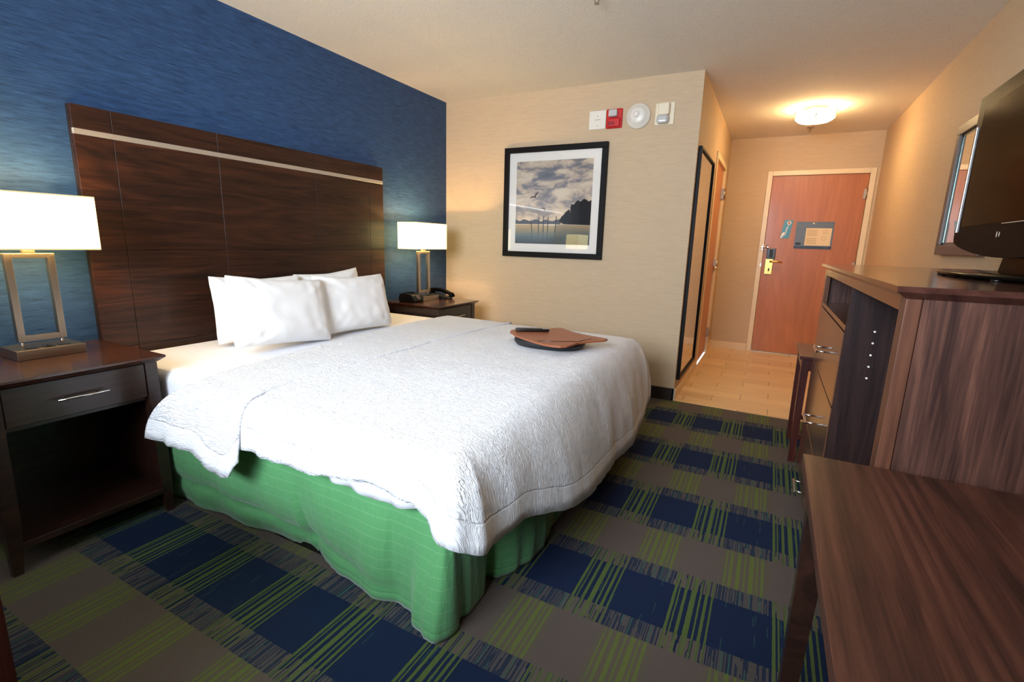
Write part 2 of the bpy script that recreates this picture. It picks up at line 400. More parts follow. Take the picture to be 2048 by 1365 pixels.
# ------------------------------------------------------------------ room
A, D, W, CX, H = 3.934, 6.472, 3.682, 2.225, 2.448
YN = -.90      # wall behind the camera
T = .12
b = BM(); box(b, 0, W, YN, A, -.1, 0); struct('floor', b, 'carpet')
b = BM(); box(b, CX, W, A, D, -.1, 0.002); struct('floor_hallway', b, 'tile')
b = BM(); box(b, -T, W+T, YN-T, D+T, H, H+.1); struct('ceiling', b, 'ceiling')
b = BM(); box(b, -T, 0, YN-T, A+T, 0, H); struct('wall_left', b, 'blue')
b = BM(); box(b, 0, CX, A, A+T, 0, H); struct('wall_back', b, 'beige')
# hallway left wall with the side-door opening
DY0, DY1, DZ = 5.19, 6.03, 2.05
b = BM()
box(b, CX-T, CX, A+T, DY0-.03, 0, H); box(b, CX-T, CX, DY1+.03, D+T, 0, H); box(b, CX-T, CX, DY0-.03, DY1+.03, DZ+.03, H); box(b, CX-T-.03, CX-T, DY0-.1, DY1+.1, 0, H)
struct('wall_hallway', b, 'beige')
d0, d1, dh = 2.694, 3.602, 2.03
b = BM()
box(b, CX, d0-.02, D, D+T, 0, H); box(b, d1+.02, W+T, D, D+T, 0, H); box(b, d0-.02, d1+.02, D, D+T, dh+.02, H); box(b, d0-.1, d1+.1, D+T, D+T+.03, 0, H)
struct('wall_entry', b, 'beige')
b = BM(); box(b, W, W+T, YN-T, D+T, 0, H); struct('wall_right', b, 'beige')
WX0, WX1, WZ0, WZ1 = .95, 2.65, 1.15, 2.36
b = BM()
box(b, 0, WX0, YN-T, YN, 0, H); box(b, WX1, W, YN-T, YN, 0, H); box(b, WX0, WX1, YN-T, YN, 0, WZ0); box(b, WX0, WX1, YN-T, YN, WZ1, H)
struct('wall_near', b, 'beige')
w = struct('window_1', loc=((WX0+WX1)/2, YN-.06, WZ0))
b = BM()
for (x0, x1, z0, z1) in ((WX0, WX1, WZ0, WZ0+.05), (WX0, WX1, WZ1-.05, WZ1), (WX0, WX0+.05, WZ0+.05, WZ1-.05), (WX1-.05, WX1, WZ0+.05, WZ1-.05)):
    box(b, x0, x1, YN-.09, YN-.04, z0, z1, .004)
obj('window_frame', b, 'window_frame', w)
b = BM(); box(b, WX0+.05, WX1-.05, YN-.07, YN-.065, WZ0+.05, WZ1-.05); obj('window_pane', b, 'glass', w)

b = BM(); box(b, .0, CX, A-.012, A, 0, .1, .003); box(b, CX-.012, CX+.0, A-.012, A, 0, .1); struct('baseboard_back', b, 'dark_rubber')
b = BM(); box(b, 0, .012, YN, A-.012, 0, .1, .003); struct('baseboard_left', b, 'dark_rubber')
b = BM(); box(b, W-.012, W, YN, A, 0, .1, .003); struct('baseboard_right', b, 'dark_rubber')
b = BM(); box(b, CX, CX+.012, A, DY0-.07, 0, .085, .003); box(b, CX, CX+.012, DY1+.07, D, 0, .085, .003); struct('baseboard_hallway', b, 'tile_base')
b = BM(); box(b, CX+.012, d0-.055, D-.012, D, 0, .085, .003); struct('baseboard_entry', b, 'tile_base')
b = BM(); box(b, W-.012, W, A+.001, D-.012, 0, .085, .003); struct('baseboard_hallway_right', b, 'tile_base')
b = BM(); box(b, CX-.002, CX+.006, A-.006, A+.02, 0, .1, .002); struct('trim_1', b, 'window_frame')

# ---- entry door
e = struct('door_1', loc=((d0+d1)/2, D, 0))
b = BM(); box(b, d0+.003, d1-.003, D+.012, D+.052, .012, dh, .002); pan = obj('door_panel', b, 'door', e)
b = BM()
box(b, d0-.052, d0, D-.012, D+.05, 0, dh+.052, .004); box(b, d1, d1+.052, D-.012, D+.05, 0, dh+.052, .004); box(b, d0, d1, D-.012, D+.05, dh, dh+.052, .004)
obj('door_frame', b, 'cream_paint', e)
b = BM(); box(b, d0, d1, D-.02, D+.05, .0025, .012, .003); obj('threshold', b, 'silver_strip', e)
for z in (1.82, 1.05, .25):
    b = BM(); cyl(b, (d1-.002, D-.006, z-.05), (d1-.002, D-.006, z+.05), .008); box(b, d1-.03, d1+.025, D-.002, D+.012, z-.05, z+.05)
    obj('hinge', b, 'nickel', e)
b = BM(); box(b, 2.735, 2.822, D-.02, D+.012, 1.11, 1.228, .005); box(b, 2.762, 2.795, D-.024, D-.02, 1.125, 1.215, .002, mi=1)
obj('card_lock', b, ['black', 'black_soft'], e)
b = BM(); box(b, 2.728, 2.808, D-.006, D+.012, .93, 1.108, .003)
box(b, 2.765, 2.780, D-.008, D-.005, .965, 1.0, mi=1)
pl = obj('lock_plate', b, ['brass', 'dark_hole'], e)
b = BM(); cyl(b, (2.775, D-.004, 1.078), (2.775, D-.05, 1.078), .011); tube(b, [(2.772, D-.05, 1.078), (2.80, D-.055, 1.080), (2.86, D-.053, 1.078), (2.895, D-.045, 1.075)], .010)
obj('lever_handle', b, 'brass', pl)
b = BM(); box(b, 2.672, 2.690, D-.022, D-.012, 1.205, 1.27, .003); tube(b, [(2.675, D-.028, 1.225), (2.70, D-.045, 1.238), (2.735, D-.03, 1.262)], .006); tube(b, [(2.675, D-.028, 1.262), (2.70, D-.045, 1.245), (2.74, D-.03, 1.225)], .006)
cyl(b, (2.735, D+.012, 1.243), (2.735, D-.035, 1.243), .007); obj('swing_bar_guard', b, 'chrome', e)
b = BM(); box(b, 2.672, 2.694, D-.016, D-.011, 1.015, 1.055, .001); obj('strike_plate', b, 'silver_strip', e)
b = BM(); cyl(b, (3.16, D+.013, 1.512), (3.16, D+.004, 1.512), .008); obj('peephole', b, 'brass', e)

# placard & door hanger
t = thing('evacuation_placard', (3.176, D+.012, 1.235), 'slate blue evacuation notice board with a cream sheet, fixed to the cherry entry door', 'sign')
b = BM(); box(b, 2.995, 3.357, D+.006, D+.0115, 1.235, 1.53, .001); obj('backing_board', b, 'slate', t)
b = BM(); box(b, 2.995, 3.357, D+.004, D+.006, 1.235, 1.262); obj('footer_strip', b, 'navy', t)
b = BM(); box(b, 3.34-.06, 3.34-.012, D+.0032, D+.004, 1.245, 1.251); obj('footer_lettering', b, 'slate', t)
b = BM(); box(b, 3.095, 3.34, D+.004, D+.006, 1.27, 1.46)
for k in range(9):
    z = 1.44-k*.018
    if k == 4: continue
    box(b, 3.108, 3.205, D+.0035, D+.004, z-.006, z, mi=1)
for k in range(3): box(b, 3.255, 3.31, D+.0035, D+.004, 1.44-k*.018-.004, 1.44-k*.018, mi=1)
lathe(b, [(.022, 0), (.022, -.0006)], (3.275, D+.004, 1.35), 'y', 24, mi=1); lathe(b, [(.018, -.0006), (.018, -.001)], (3.275, D+.004, 1.35), 'y', 24)
obj('floor_plan_sheet', b, ['paper', 'print_grey'], t)
b = BM(); lathe(b, [(.03, 0), (.03, -.0015)], (3.033, D+.006, 1.287), 'y', 28, sy=.6); lathe(b, [(.024, -.0015), (.024, -.002)], (3.033, D+.006, 1.287), 'y', 28, mi=1, sy=.5); obj('oval_emblem', b, ['navy', 'black_soft'], t)
t = thing('door_hanger', (2.9, D+.005, 1.345), 'teal do-not-disturb style door hanger card with pale lettering, on the entry door', 'door hanger')
b = BM(); prism(b, [(2.846, 1.345), (2.936, 1.345), (2.958, 1.545), (2.872, 1.545)], 'y', D+.0035, D+.0055)
obj('card', b, 'teal', t)
b = BM(); lathe(b, [(.021, 0), (.021, -.001)], (2.92, D+.0035, 1.515), 'y', 24); obj('hole_ring', b, 'white_plastic', t)
b = BM(); lathe(b, [(.014, -.001), (.014, -.0015)], (2.92, D+.0035, 1.515), 'y', 24); obj('hanging_hole', b, 'door', t)
b = BM()
for k in range(5): prism(b, [(2.903-k*.0045, 1.47-k*.02), (2.918-k*.0045, 1.475-k*.02), (2.912-k*.0045, 1.46-k*.02), (2.897-k*.0045, 1.455-k*.02)], 'y', D+.0028, D+.0035)
box(b, 2.912, 2.918, D+.0028, D+.0035, 1.475, 1.495); obj('lettering', b, 'white_plastic', t)
b = BM(); prism(b, [(2.848, 1.347), (2.862, 1.347), (2.895, 1.395), (2.885, 1.415), (2.862, 1.402)], 'y', D+.0028, D+.0035); obj('pale_picture', b, 'white_plastic', t)

# ---- side door (hallway left)
e = struct('door_2', loc=(CX, (DY0+DY1)/2, 0))
b = BM(); box(b, CX-.05, CX-.012, DY0+.003, DY1-.003, .012, DZ, .002); obj('door_panel', b, 'side_door', e)
b = BM()
box(b, CX-.05, CX+.014, DY0-.055, DY0, 0, DZ+.055, .004); box(b, CX-.05, CX+.014, DY1, DY1+.055, 0, DZ+.055, .004); box(b, CX-.05, CX+.014, DY0, DY1, DZ, DZ+.055, .004)
obj('door_frame', b, 'cream_paint', e)
for z in (1.80, 1.03, .25):
    b = BM(); cyl(b, (CX+.018, DY1+.006, z-.055), (CX+.018, DY1+.006, z+.055), .011); box(b, CX-.012, CX+.016, DY1-.03, DY1+.045, z-.055, z+.055)
    hg = obj('hinge', b, 'nickel', e)
    if z == 1.03:
        b = BM(); tube(b, [(CX+.018, DY1, z-.03), (CX+.03, DY1-.13, z-.03), (CX+.03, DY1-.19, z-.03)], .006); cyl(b, (CX+.004, DY1-.19, z-.03), (CX+.05, DY1-.19, z-.03), .02, .014)
        tube(b, [(CX+.02, DY1-.02, z-.02), (CX+.034, DY1-.19, z+.02)], .004)
        obj('door_stop', b, 'chrome', hg)

# ---- leaning mirror by the corner
t = thing('full_length_mirror', (CX, 4.43, .162), 'tall narrow black framed mirror on the hallway wall beside the room corner', 'mirror')
b = BM(); y0, y1, z0, z1, fw = 3.985, 4.86, .162, 1.95, .020
for (a, c_, e_, f_) in ((y0, y1, z0, z0+fw), (y0, y1, z1-fw, z1), (y0, y0+fw, z0+fw, z1-fw), (y1-fw, y1, z0+fw, z1-fw)): box(b, CX+.001, CX+.026, a, c_, e_, f_, .002)
obj('frame', b, 'black_frame', t)
b = BM(); box(b, CX+.004, CX+.014, y0+fw, y1-fw, z0+fw, z1-fw); obj('mirror_glass', b, 'mirror', t)

# ---- framed mirror behind the TV
t = thing('wall_mirror', (W, 3.44, 1.21), 'grey-brown framed mirror on the right wall, half hidden behind the television', 'mirror')
b = BM(); y0, y1, z0, z1, fw = 3.08, 3.785, 1.212, 1.93, .055
for (a, c_, e_, f_) in ((y0, y1, z0, z0+fw), (y0, y1, z1-fw, z1), (y0, y0+fw, z0+fw, z1-fw), (y1-fw, y1, z0+fw, z1-fw)): box(b, W-.035, W-.001, a, c_, e_, f_, .004)
obj('frame', b, 'grey_frame', t)
b = BM(); box(b, W-.02, W-.004, y0+fw, y1-fw, z0+fw, z1-fw, mi=0)
obj('mirror_glass', b, 'mirror', t)
b = BM()
for (a, c_, e_, f_) in ((y0+fw, y1-fw, z0+fw, z0+fw+.015), (y0+fw, y1-fw, z1-fw-.015, z1-fw), (y0+fw, y0+fw+.02, z0+fw, z1-fw), (y1-fw-.02, y1-fw, z0+fw, z1-fw)): box(b, W-.0215, W-.0195, a, c_, e_, f_)
obj('bevelled_edge', b, 'bevel_glass', t)

# ---- framed picture
px0, px1, pz0, pz1 = .640, 1.561, 1.093, 2.010
t = thing('framed_picture', ((px0+px1)/2, A, pz0), 'square black framed lake photograph with white mat, on the beige wall', 'picture')
fw = .045
b = BM()
for (a, c_, e_, f_) in ((px0, px1, pz0, pz0+fw), (px0, px1, pz1-fw, pz1), (px0, px0+fw, pz0+fw, pz1-fw), (px1-fw, px1, pz0+fw, pz1-fw)): box(b, a, c_, A-.035, A-.001, e_, f_, .003)
obj('frame', b, 'black_frame', t)
b = BM(); box(b, px0+fw, px1-fw, A-.012, A-.002, pz0+fw, pz1-fw); obj('mat_board', b, 'mat_white', t)
ix0, ix1, iz0, iz1 = px0+fw+.07, px1-fw-.07, pz0+fw+.07, pz1-fw-.07
IW, IH = ix1-ix0, iz1-iz0
def I(u, v): return (ix0+u*IW, iz0+v*IH)
b = BM(); box(b, ix0, ix1, A-.0135, A-.012, iz0, iz1, mi=0)
rnd = random.Random(3)
# far shore
pts = [I(0, .243), I(.62, .243)] + [I(.62-.62*k/20, .285+.012*math.sin(k*1.3)+.01*rnd.random()) for k in range(21)]
prism(b, pts, 'y', A-.0140, A-.0135, mi=2)
# tree clump on the right
key = [(.61, .30), (.64, .34), (.67, .37), (.70, .40), (.725, .415), (.745, .37), (.738, .43), (.75, .47), (.785, .475), (.80, .50), (.83, .52), (.865, .505), (.89, .53), (.93, .535), (.96, .51), (1, .52)]
pts = [I(1, .235), I(.66, .245), I(.60, .27)]
for (ua, va), (ub, vb) in zip(key, key[1:]):
    for k in range(4): pts.append(I(ua+(ub-ua)*k/4+.006*(rnd.random()-.5), va+(vb-va)*k/4+.016*(rnd.random()-.3)))
pts.append(I(1, .52))
prism(b, pts, 'y', A-.0142, A-.0137, mi=1)
# pilings and their reflections
for (u, v0, v1, lean) in ((.235, .155, .30, .018), (.325, .155, .335, 0), (.39, .15, .34, -.003), (.45, .16, .335, -.004), (.55, .155, .34, -.012)):
    prism(b, [I(u-.005, v0), I(u+.005, v0), I(u+.005-lean, v1), I(u-.005-lean, v1)], 'y', A-.0143, A-.0138, mi=1)
    prism(b, [I(u-.003, v0-.13), I(u+.003, v0-.13), I(u+.004, v0), I(u-.004, v0)], 'y', A-.0141, A-.0137, mi=2)
# birds
def bird(u, v, s, r):
    pp = [(-1.1, -.45), (-.6, .05), (-.15, .1), (.1, .0), (.45, .65), (1.1, .95), (.55, .35), (.35, -.05), (.6, -.15), (.2, -.2), (-.2, -.12), (-.6, -.15)]
    prism(b, [I(u+s*(x*math.cos(r)-y*math.sin(r)), v+s*(x*math.sin(r)+y*math.cos(r))) for x, y in pp], 'y', A-.0144, A-.0139, mi=1)
bird(.25, .575, .062, .05); bird(.40, .42, .035, 1.9); bird(.325, .348, .013, 0)
obj('printed_photograph', b, [print_mat(ix0, ix1, iz0, iz1), 'sil', 'hill'], t)
b = BM(); box(b, px0+fw-.002, px1-fw+.002, A-.022, A-.020, pz0+fw-.002, pz1-fw+.002); obj('glass_pane', b, 'glass', t)

# ---- wall devices
t = thing('blank_wall_plate', (1.455, A, 2.108), 'white square blank wall plate left of the red fire alarm', 'wall plate')
b = BM(); box(b, 1.386, 1.522, A-.008, A-.0005, 2.108, 2.246, .003); obj('plate', b, 'white_plastic', t)
for z in (2.135, 2.205):
    b = BM(); cyl(b, (1.455, A-.007, z), (1.455, A-.010, z), .004); obj('screw', b, 'nickel', t)
b = BM(); box(b, 1.432, 1.478, A-.0088, A-.008, 2.176, 2.180); obj('printed_line', b, 'print_grey', t)
t = thing('fire_alarm', (1.589, A, 2.105), 'red fire alarm horn and strobe between the white plate and the smoke detector', 'fire alarm')
b = BM(); box(b, 1.526, 1.653, A-.012, A-.0005, 2.105, 2.247, .008); box(b, 1.540, 1.640, A-.034, A-.011, 2.112, 2.18, .012, 3); obj('housing', b, 'red_plastic', t)
b = BM()
for k in range(6): box(b, 1.55+k*.009, 1.554+k*.009, A-.0345, A-.033, 2.125, 2.15)
obj('sounder_slots', b, 'dark_hole', t)
b = BM(); box(b, 1.552, 1.618, A-.05, A-.012, 2.185, 2.236, .008, 3); obj('strobe_lens', b, 'clear_lens', t)
t = thing('smoke_detector', (1.776, A, 2.178), 'round white smoke detector on the beige wall right of the red alarm', 'smoke detector')
b = BM(); lathe(b, [(.092, 0), (.092, -.012), (.084, -.022), (.066, -.028), (.062, -.036), (.045, -.044), (.01, -.046)], (1.776, A-.0005, 2.178), 'y', 48); obj('housing', b, 'white_plastic', t)
b = BM(); lathe(b, [(.024, -.045), (.022, -.054), (.01, -.055)], (1.768, A, 2.185), 'y', 32); obj('test_button', b, 'white_plastic', t)
b = BM(); cyl(b, (1.80, A-.040, 2.213), (1.80, A-.043, 2.213), .003); obj('indicator_light', b, 'red_plastic', t)
t = thing('emergency_strobe', (1.97, A, 2.096), 'cream wall mounted strobe light with clear lens, nearest the room corner', 'strobe light')
b = BM(); box(b, 1.90, 2.04, A-.008, A-.0005, 2.10, 2.256, .006); obj('back_plate', b, 'cream_plastic', t)
b = BM(); box(b, 1.925, 2.008, A-.045, A-.008, 2.165, 2.25, .010, 3); obj('housing', b, 'cream_plastic', t)
b = BM(); box(b, 1.922, 2.006, A-.06, A-.008, 2.105, 2.165, .018, 4); obj('strobe_lens', b, 'clear_lens', t)

# ---- hallway ceiling light
fx, fy = 2.985, 5.31
t = thing('ceiling_light', (fx, fy, H), 'lit glass flush mount ceiling light in the entry hallway', 'ceiling light')
b = BM(); lathe(b, [(.105, 0), (.105, -.022), (.098, -.026)], (fx, fy, H-.0005), 'z', 40); obj('canopy', b, 'brass', t)
b = BM(); lathe(b, [(.135, -.032), (.148, -.036), (.150, -.082), (.144, -.098), (.120, -.112), (.06, -.122), (.01, -.124)], (fx, fy, H), 'z', 48); obj('glass_bowl', b, 'fixture_glass', t)
for a in (.0, PI, PI/2, -PI/2):
    ca, sa = math.cos(a), math.sin(a)
    b = BM(); tube(b, [(fx+.10*ca, fy+.10*sa, H-.02), (fx+.163*ca, fy+.163*sa, H-.028), (fx+.163*ca, fy+.163*sa, H-.088), (fx+.135*ca, fy+.135*sa, H-.106)], .005, 8)
    obj('bracket', b, 'nickel', t)
# ---- sprinklers
def sprinkler(x, y, label):
    t = thing('fire_sprinkler', (x, y, H), label, 'sprinkler', 'ceiling sprinklers')
    b = BM(); lathe(b, [(.034, 0), (.030, -.006), (.012, -.008)], (x, y, H-.0005), 'z', 28); obj('escutcheon', b, 'nickel', t)
    b = BM(); cyl(b, (x, y, H-.006), (x, y, H-.022), .008); tube(b, [(x-.010, y, H-.02), (x-.012, y, H-.032), (x, y, H-.044)], .002, 6); tube(b, [(x+.010, y, H-.02), (x+.012, y, H-.032), (x, y, H-.044)], .002, 6)
    obj('sprinkler_body', b, 'nickel', t)
    b = BM(); cyl(b, (x, y, H-.044), (x, y, H-.046), .013); obj('deflector', b, 'nickel', t)
sprinkler(2.985, 6.10, 'small fire sprinkler on the hallway ceiling behind the lit ceiling light')
sprinkler(1.87, 2.60, 'small fire sprinkler on the ceiling above the bed, at the top edge of the photo')

# ------------------------------------------------------------------ headboard
t = thing('headboard', (.02, 2.062, .25), 'wide dark walnut headboard with a slim silver strip, on the blue wall', 'headboard')
hy0, hy1, hz0, hz1 = 1.096, 3.028, .25, 1.754
b = BM()
box(b, .002, .028, hy0+.001, hy1-.001, hz0, hz1-.001); obj('backing_board', b, 'dark_hole', t)
b = BM()
ys = [hy0, 1.243, 1.733, 2.383, 2.88, hy1]; zs = [hz0, .66, 1.13, 1.630]
for i in range(5):
    for j in range(3):
        box(b, .027, .042, ys[i]+.0012*(i > 0), ys[i+1]-.0012*(i < 4), zs[j]+.0010*(j > 0), zs[j+1]-.001*(j == 0), .0006, 1)
    box(b, .027, .042, ys[i]+.0012*(i > 0), ys[i+1]-.0012*(i < 4), 1.655, hz1, .0006, 1)
obj('veneer_panel', b, 'head', t)
b = BM(); box(b, .027, .0425, hy0, hy1, 1.6305, 1.6545, .0008, 1); obj('metal_strip', b, 'silver_strip', t, label='silver metal strip')
for yy in (hy0, hy1):
    b = BM(); box(b, .002, .0265, yy-.0008, yy+.0008, hz0, hz1); obj('edge_band', b, 'dark_rubber', t)

# ------------------------------------------------------------------ bed
bed = thing('bed', (1.05, 2.06, 0), 'king bed with white mattress and green bed skirt against the walnut headboard', 'bed')
b = BM(); box(b, .06, 2.0, 1.16, 2.97, .0, .14, .005); obj('bed_base', b, 'black', bed)
b = BM(); box(b, .05, 2.03, 1.115, 3.01, .14, .40, .03, 3); obj('box_spring', b, 'boxspring', bed)
b = BM(); box(b, .048, 2.05, 1.10, 3.025, .40, .632, .055, 5)
obj('mattress', b, 'sheet', bed, smooth=True)

def interp(keys, s):
    """Catmull-Rom through keys [(s,(x,y,z..))]"""
    if s <= keys[0][0]: return Vector(keys[0][1])
    if s >= keys[-1][0]: return Vector(keys[-1][1])
    for i in range(len(keys)-1):
        if keys[i][0] <= s <= keys[i+1][0]: break
    t_ = (s-keys[i][0])/(keys[i+1][0]-keys[i][0])
    p1, p2 = Vector(keys[i][1]), Vector(keys[i+1][1])
    p0 = Vector(keys[max(i-1, 0)][1]); p3 = Vector(keys[min(i+2, len(keys)-1)][1])
    # finite-difference tangents, scaled to the interval
    d = keys[i+1][0]-keys[i][0]
    m1 = (p2-p0)/(keys[i+1][0]-keys[max(i-1, 0)][0])*d; m2 = (p3-p1)/(keys[min(i+2, len(keys)-1)][0]-keys[i][0])*d
    t2, t3 = t_*t_, t_**3
    return p1*(2*t3-3*t2+1)+m1*(t3-2*t2+t_)+p2*(-2*t3+3*t2)+m2*(t3-t2)

def drape(name, mat, xh, xf, yn, yf, ztop, near, corner, foot, cfar, far, parent=None, thick=.012, nrow=16, fold=.006, seed=0, subs=0, lump=.006):
    """cloth over the bed: top grid from head edge xh(y) to xf, then hanging strips whose hem follows key points"""
    bm = BM(); uvl = bm.loops.layers.uv.new('UVMap'); uvh = bm.loops.layers.uv.new('Hem')
    nx, ny = 46, 64
    UV = {}; HD = {}
    def crown(x, y):
        k = max(0, 1-((y-2.06)/1.02)**2)
        return ztop+.022*k**.6+lump*noise.noise(Vector((x*3+seed, y*3, 1.7)))+.35*lump*noise.noise(Vector((x*9+seed, y*9, 4.1)))
    grid = []
    for i in range(ny+1):
        y = yn+(yf-yn)*i/ny; x0 = xh(y); row = []
        for j in range(nx+1):
            x = x0+(xf-x0)*j/nx
            ed = min(y-yn, yf-y, (xf-x) if foot else 9)
            z = crown(x, y)-.010*max(0, 1-ed/.06)**2
            v = bm.verts.new((x, y, z)); UV[v] = (x, y); row.append(v)
        grid.append(row)
    def face(vs):
        vs2 = []
        for v in vs:
            if v not in vs2: vs2.append(v)
        if len(vs2) < 3: return
        try: f = bm.faces.new(vs2)
        except ValueError: return
        f.smooth = True
        for l in f.loops:
            l[uvl].uv = UV[l.vert]; l[uvh].uv = (HD.get(l.vert, .5), 0)
    for i in range(ny):
        for j in range(nx): face((grid[i][j], grid[i][j+1], grid[i+1][j+1], grid[i+1][j]))
    cols = []
    for j in range(nx+1): cols.append((grid[0][j], interp(near, j/nx), Vector((0, -1, 0)), 'n'))
    if foot:
        nc = 18
        for k in range(1, nc):
            a = PI/2*k/nc; cols.append((grid[0][nx], interp(corner, k/nc), Vector((math.sin(a), -math.cos(a), 0)), 'c'))
        for i in range(ny+1):
            cols.append((grid[i][nx], interp(foot, grid[i][nx].co.y), Vector((1, 0, 0)), 'f'))
        for k in range(1, nc):
            a = PI/2*k/nc; cols.append((grid[ny][nx], interp(cfar, k/nc), Vector((math.cos(a), math.sin(a), 0)), 'c'))
        for j in range(nx, -1, -1): cols.append((grid[ny][j], interp(far, j/nx), Vector((0, 1, 0)), 'n'))
        strips = [cols]
    else:
        farc = [(grid[ny][j], interp(far, j/nx), Vector((0, 1, 0)), 'n') for j in range(nx+1)]
        strips = [cols, farc]
    for cs in strips:
        prev = None; sacc = 0; hprev = None
        for (v0, hem, out, kind) in cs:
            P0 = v0.co.copy(); 
            if hprev is not None: sacc += (hem-hprev).length
            hprev = hem
            drop = P0.z-hem.z
            P1 = P0+out*.065; P2 = Vector((hem.x, hem.y, 0))*.88+Vector((P0.x, P0.y, 0))*.12+out*.01; P2.z = P0.z-.33*drop; P3 = hem
            col = [v0]
            for r in range(1, nrow+1):
                q = r/nrow
                p = P0*(1-q)**3+P1*3*q*(1-q)**2+P2*3*q*q*(1-q)+P3*q**3
                am = fold*({'c': 1.5, 'f': .35, 'n': .8}[kind])*q**1.3
                p = p+out*(am*(math.sin(sacc*34+seed)+.6*math.sin(sacc*71+2+seed))+.010*q*noise.noise(Vector((p.x*7+seed, p.y*7, p.z*6)))+.012*q*noise.noise(Vector((p.x*3, p.y*3+seed, p.z*2))))
                p.z += .005*q*noise.noise(Vector((sacc*22, seed, 3)))
                v = bm.verts.new(p); dd = drop*q; HD[v] = drop*(1-q)*1.15
                if kind == 'n': UV[v] = (v0.co.x, v0.co.y+out.y*dd)
                elif kind == 'f': UV[v] = (v0.co.x+dd, v0.co.y)
                else: UV[v] = (v0.co.x+dd*out.x, v0.co.y+dd*out.y)
                col.append(v)
            if prev:
                for r in range(nrow): face((prev[r], prev[r+1], col[r+1], col[r]))
            prev = col
    o = obj(name, bm, mat, parent)
    sol = o.modifiers.new('thickness', 'SOLIDIFY'); sol.thickness = thick; sol.offset = -1
    if subs: s_ = o.modifiers.new('smooth', 'SUBSURF'); s_.levels = subs; s_.render_levels = subs
    return o

# comforter
near = [(0, (1.165, .985, .46)), (.1, (1.24, .985, .47)), (.27, (1.40, .98, .466)), (.45, (1.56, .985, .466)), (.66, (1.75, .98, .495)), (.85, (1.92, .985, .495)), (1, (2.03, .985, .455))]
corner = [(0, (2.03, .985, .455)), (.3, (2.085, .955, .43)), (.5, (2.150, .935, .418)), (.58, (2.165, .965, .405)), (.75, (2.18, 1.0, .385)), (1, (2.185, 1.07, .368))]
foot = [(1.07, (2.185, 1.08, .366)), (1.15, (2.185, 1.16, .352)), (1.25, (2.20, 1.25, .358)), (1.4, (2.22, 1.4, .315)), (1.55, (2.25, 1.55, .265)), (1.8, (2.26, 1.8, .225)), (2.2, (2.25, 2.2, .185)), (2.6, (2.235, 2.6, .15)), (2.9, (2.21, 2.9, .17)), (3.04, (2.20, 3.04, .215))]
cfar = [(0, (2.20, 3.04, .215)), (.5, (2.19, 3.14, .235)), (1, (2.05, 3.15, .28))]
far = [(0, (1.2, 3.14, .36)), (1, (2.05, 3.15, .28))]
com = thing('comforter', (1.65, 2.06, .64), 'white quilted comforter spread over the bed, hanging down at the foot', 'comforter')
drape('quilted_cover', 'quilt', lambda y: 1.15, 2.065, 1.085, 3.035, .643, near, corner, foot, cfar, far, com, seed=1)
near2 = [(0, (.625, .957, .392)), (.35, (.80, .957, .395)), (.62, (.97, .962, .388)), (.8, (1.09, .957, .352)), (.92, (1.165, .957, .36)), (1, (1.225, .96, .43))]
far2 = [(0, (.72, 3.12, .42)), (1, (1.2, 3.15, .38))]
drape('turned_down_band', 'quilt', lambda y: .86-.1*(y-1.1) if y < 2.7 else .70-.02*(y-2.7), 1.20, 1.082, 3.038, .652, near2, None, None, None, far2, com, seed=1, fold=.005, thick=.008)
# rolled ridge at the fold
b = BM()
rid = []
for i in range(61):
    y = 1.07+(3.045-1.07)*i/60; k = max(0, 1-((y-2.06)/1.02)**2)
    rid.append((1.197+.006*noise.noise(Vector((0, y*4, 2))), y, .6445+.022*k**.6))
tube(b, rid, .0085, 10); uvl = b.loops.layers.uv.new('UVMap'); uvh = b.loops.layers.uv.new('Hem')
for f in b.faces:
    for l in f.loops: l[uvl].uv = (l.vert.co.x, l.vert.co.y); l[uvh].uv = (.5, 0)
obj('fold_ridge', b, 'quilt', com)
# top sheet peeping out under the comforter
b = BM(); uvl = b.loops.layers.uv.new('UVMap'); cols = []
for i in range(60):
    s = i/59; x = 1.30+s*.80; zb = .446+.012*math.sin(s*7)-.006*s; y = 1.040-.018*math.sin(s*PI)+.006*math.sin(s*40)
    cols.append([b.verts.new((x, y+.010*q/6+.004*math.sin(s*55+q), zb+(.60-zb)*q/6)) for q in range(7)])
for c0, c1 in zip(cols, cols[1:]):
    for q in range(6): b.faces.new((c0[q], c1[q], c1[q+1], c0[q+1])).smooth = True
o = obj('bed_sheet', b, 'sheet'); tag(o, 'plain white sheet edge peeping out below the comforter on the near side', 'sheet')
o.modifiers.new('thickness', 'SOLIDIFY').thickness = .004

# bed skirt
b = BM(); uvl = b.loops.layers.uv.new('UVMap'); UV = {}
hem = [(0, (.06, 1.13)), (.45, (.515, 1.13)), (.6, (.66, 1.125)), (.8, (.861, 1.135)), (1.1, (1.20, 1.155)), (1.25, (1.32, 1.175)), (1.38, (1.456, 1.139)), (1.55, (1.603, 1.10)), (1.7, (1.747, 1.094)), (1.78, (1.825, 1.106)), (1.86, (1.886, 1.092)), (1.92, (1.93, 1.052)), (2.0, (1.99, 1.035)), (2.06, (2.035, 1.045)), (2.12, (2.062, 1.09)), (2.18, (2.055, 1.15)), (2.24, (2.034, 1.195)), (2.30, (2.048, 1.25)), (2.37, (2.040, 1.315)), (2.43, (1.995, 1.365)), (2.50, (2.045, 1.395)), (2.6, (2.095, 1.474)), (2.7, (2.115, 1.557)), (2.85, (2.105, 1.702)), (3.1, (2.082, 1.947)), (3.6, (2.08, 2.45)), (4.1, (2.07, 3.0)), (4.25, (2.05, 3.05))]
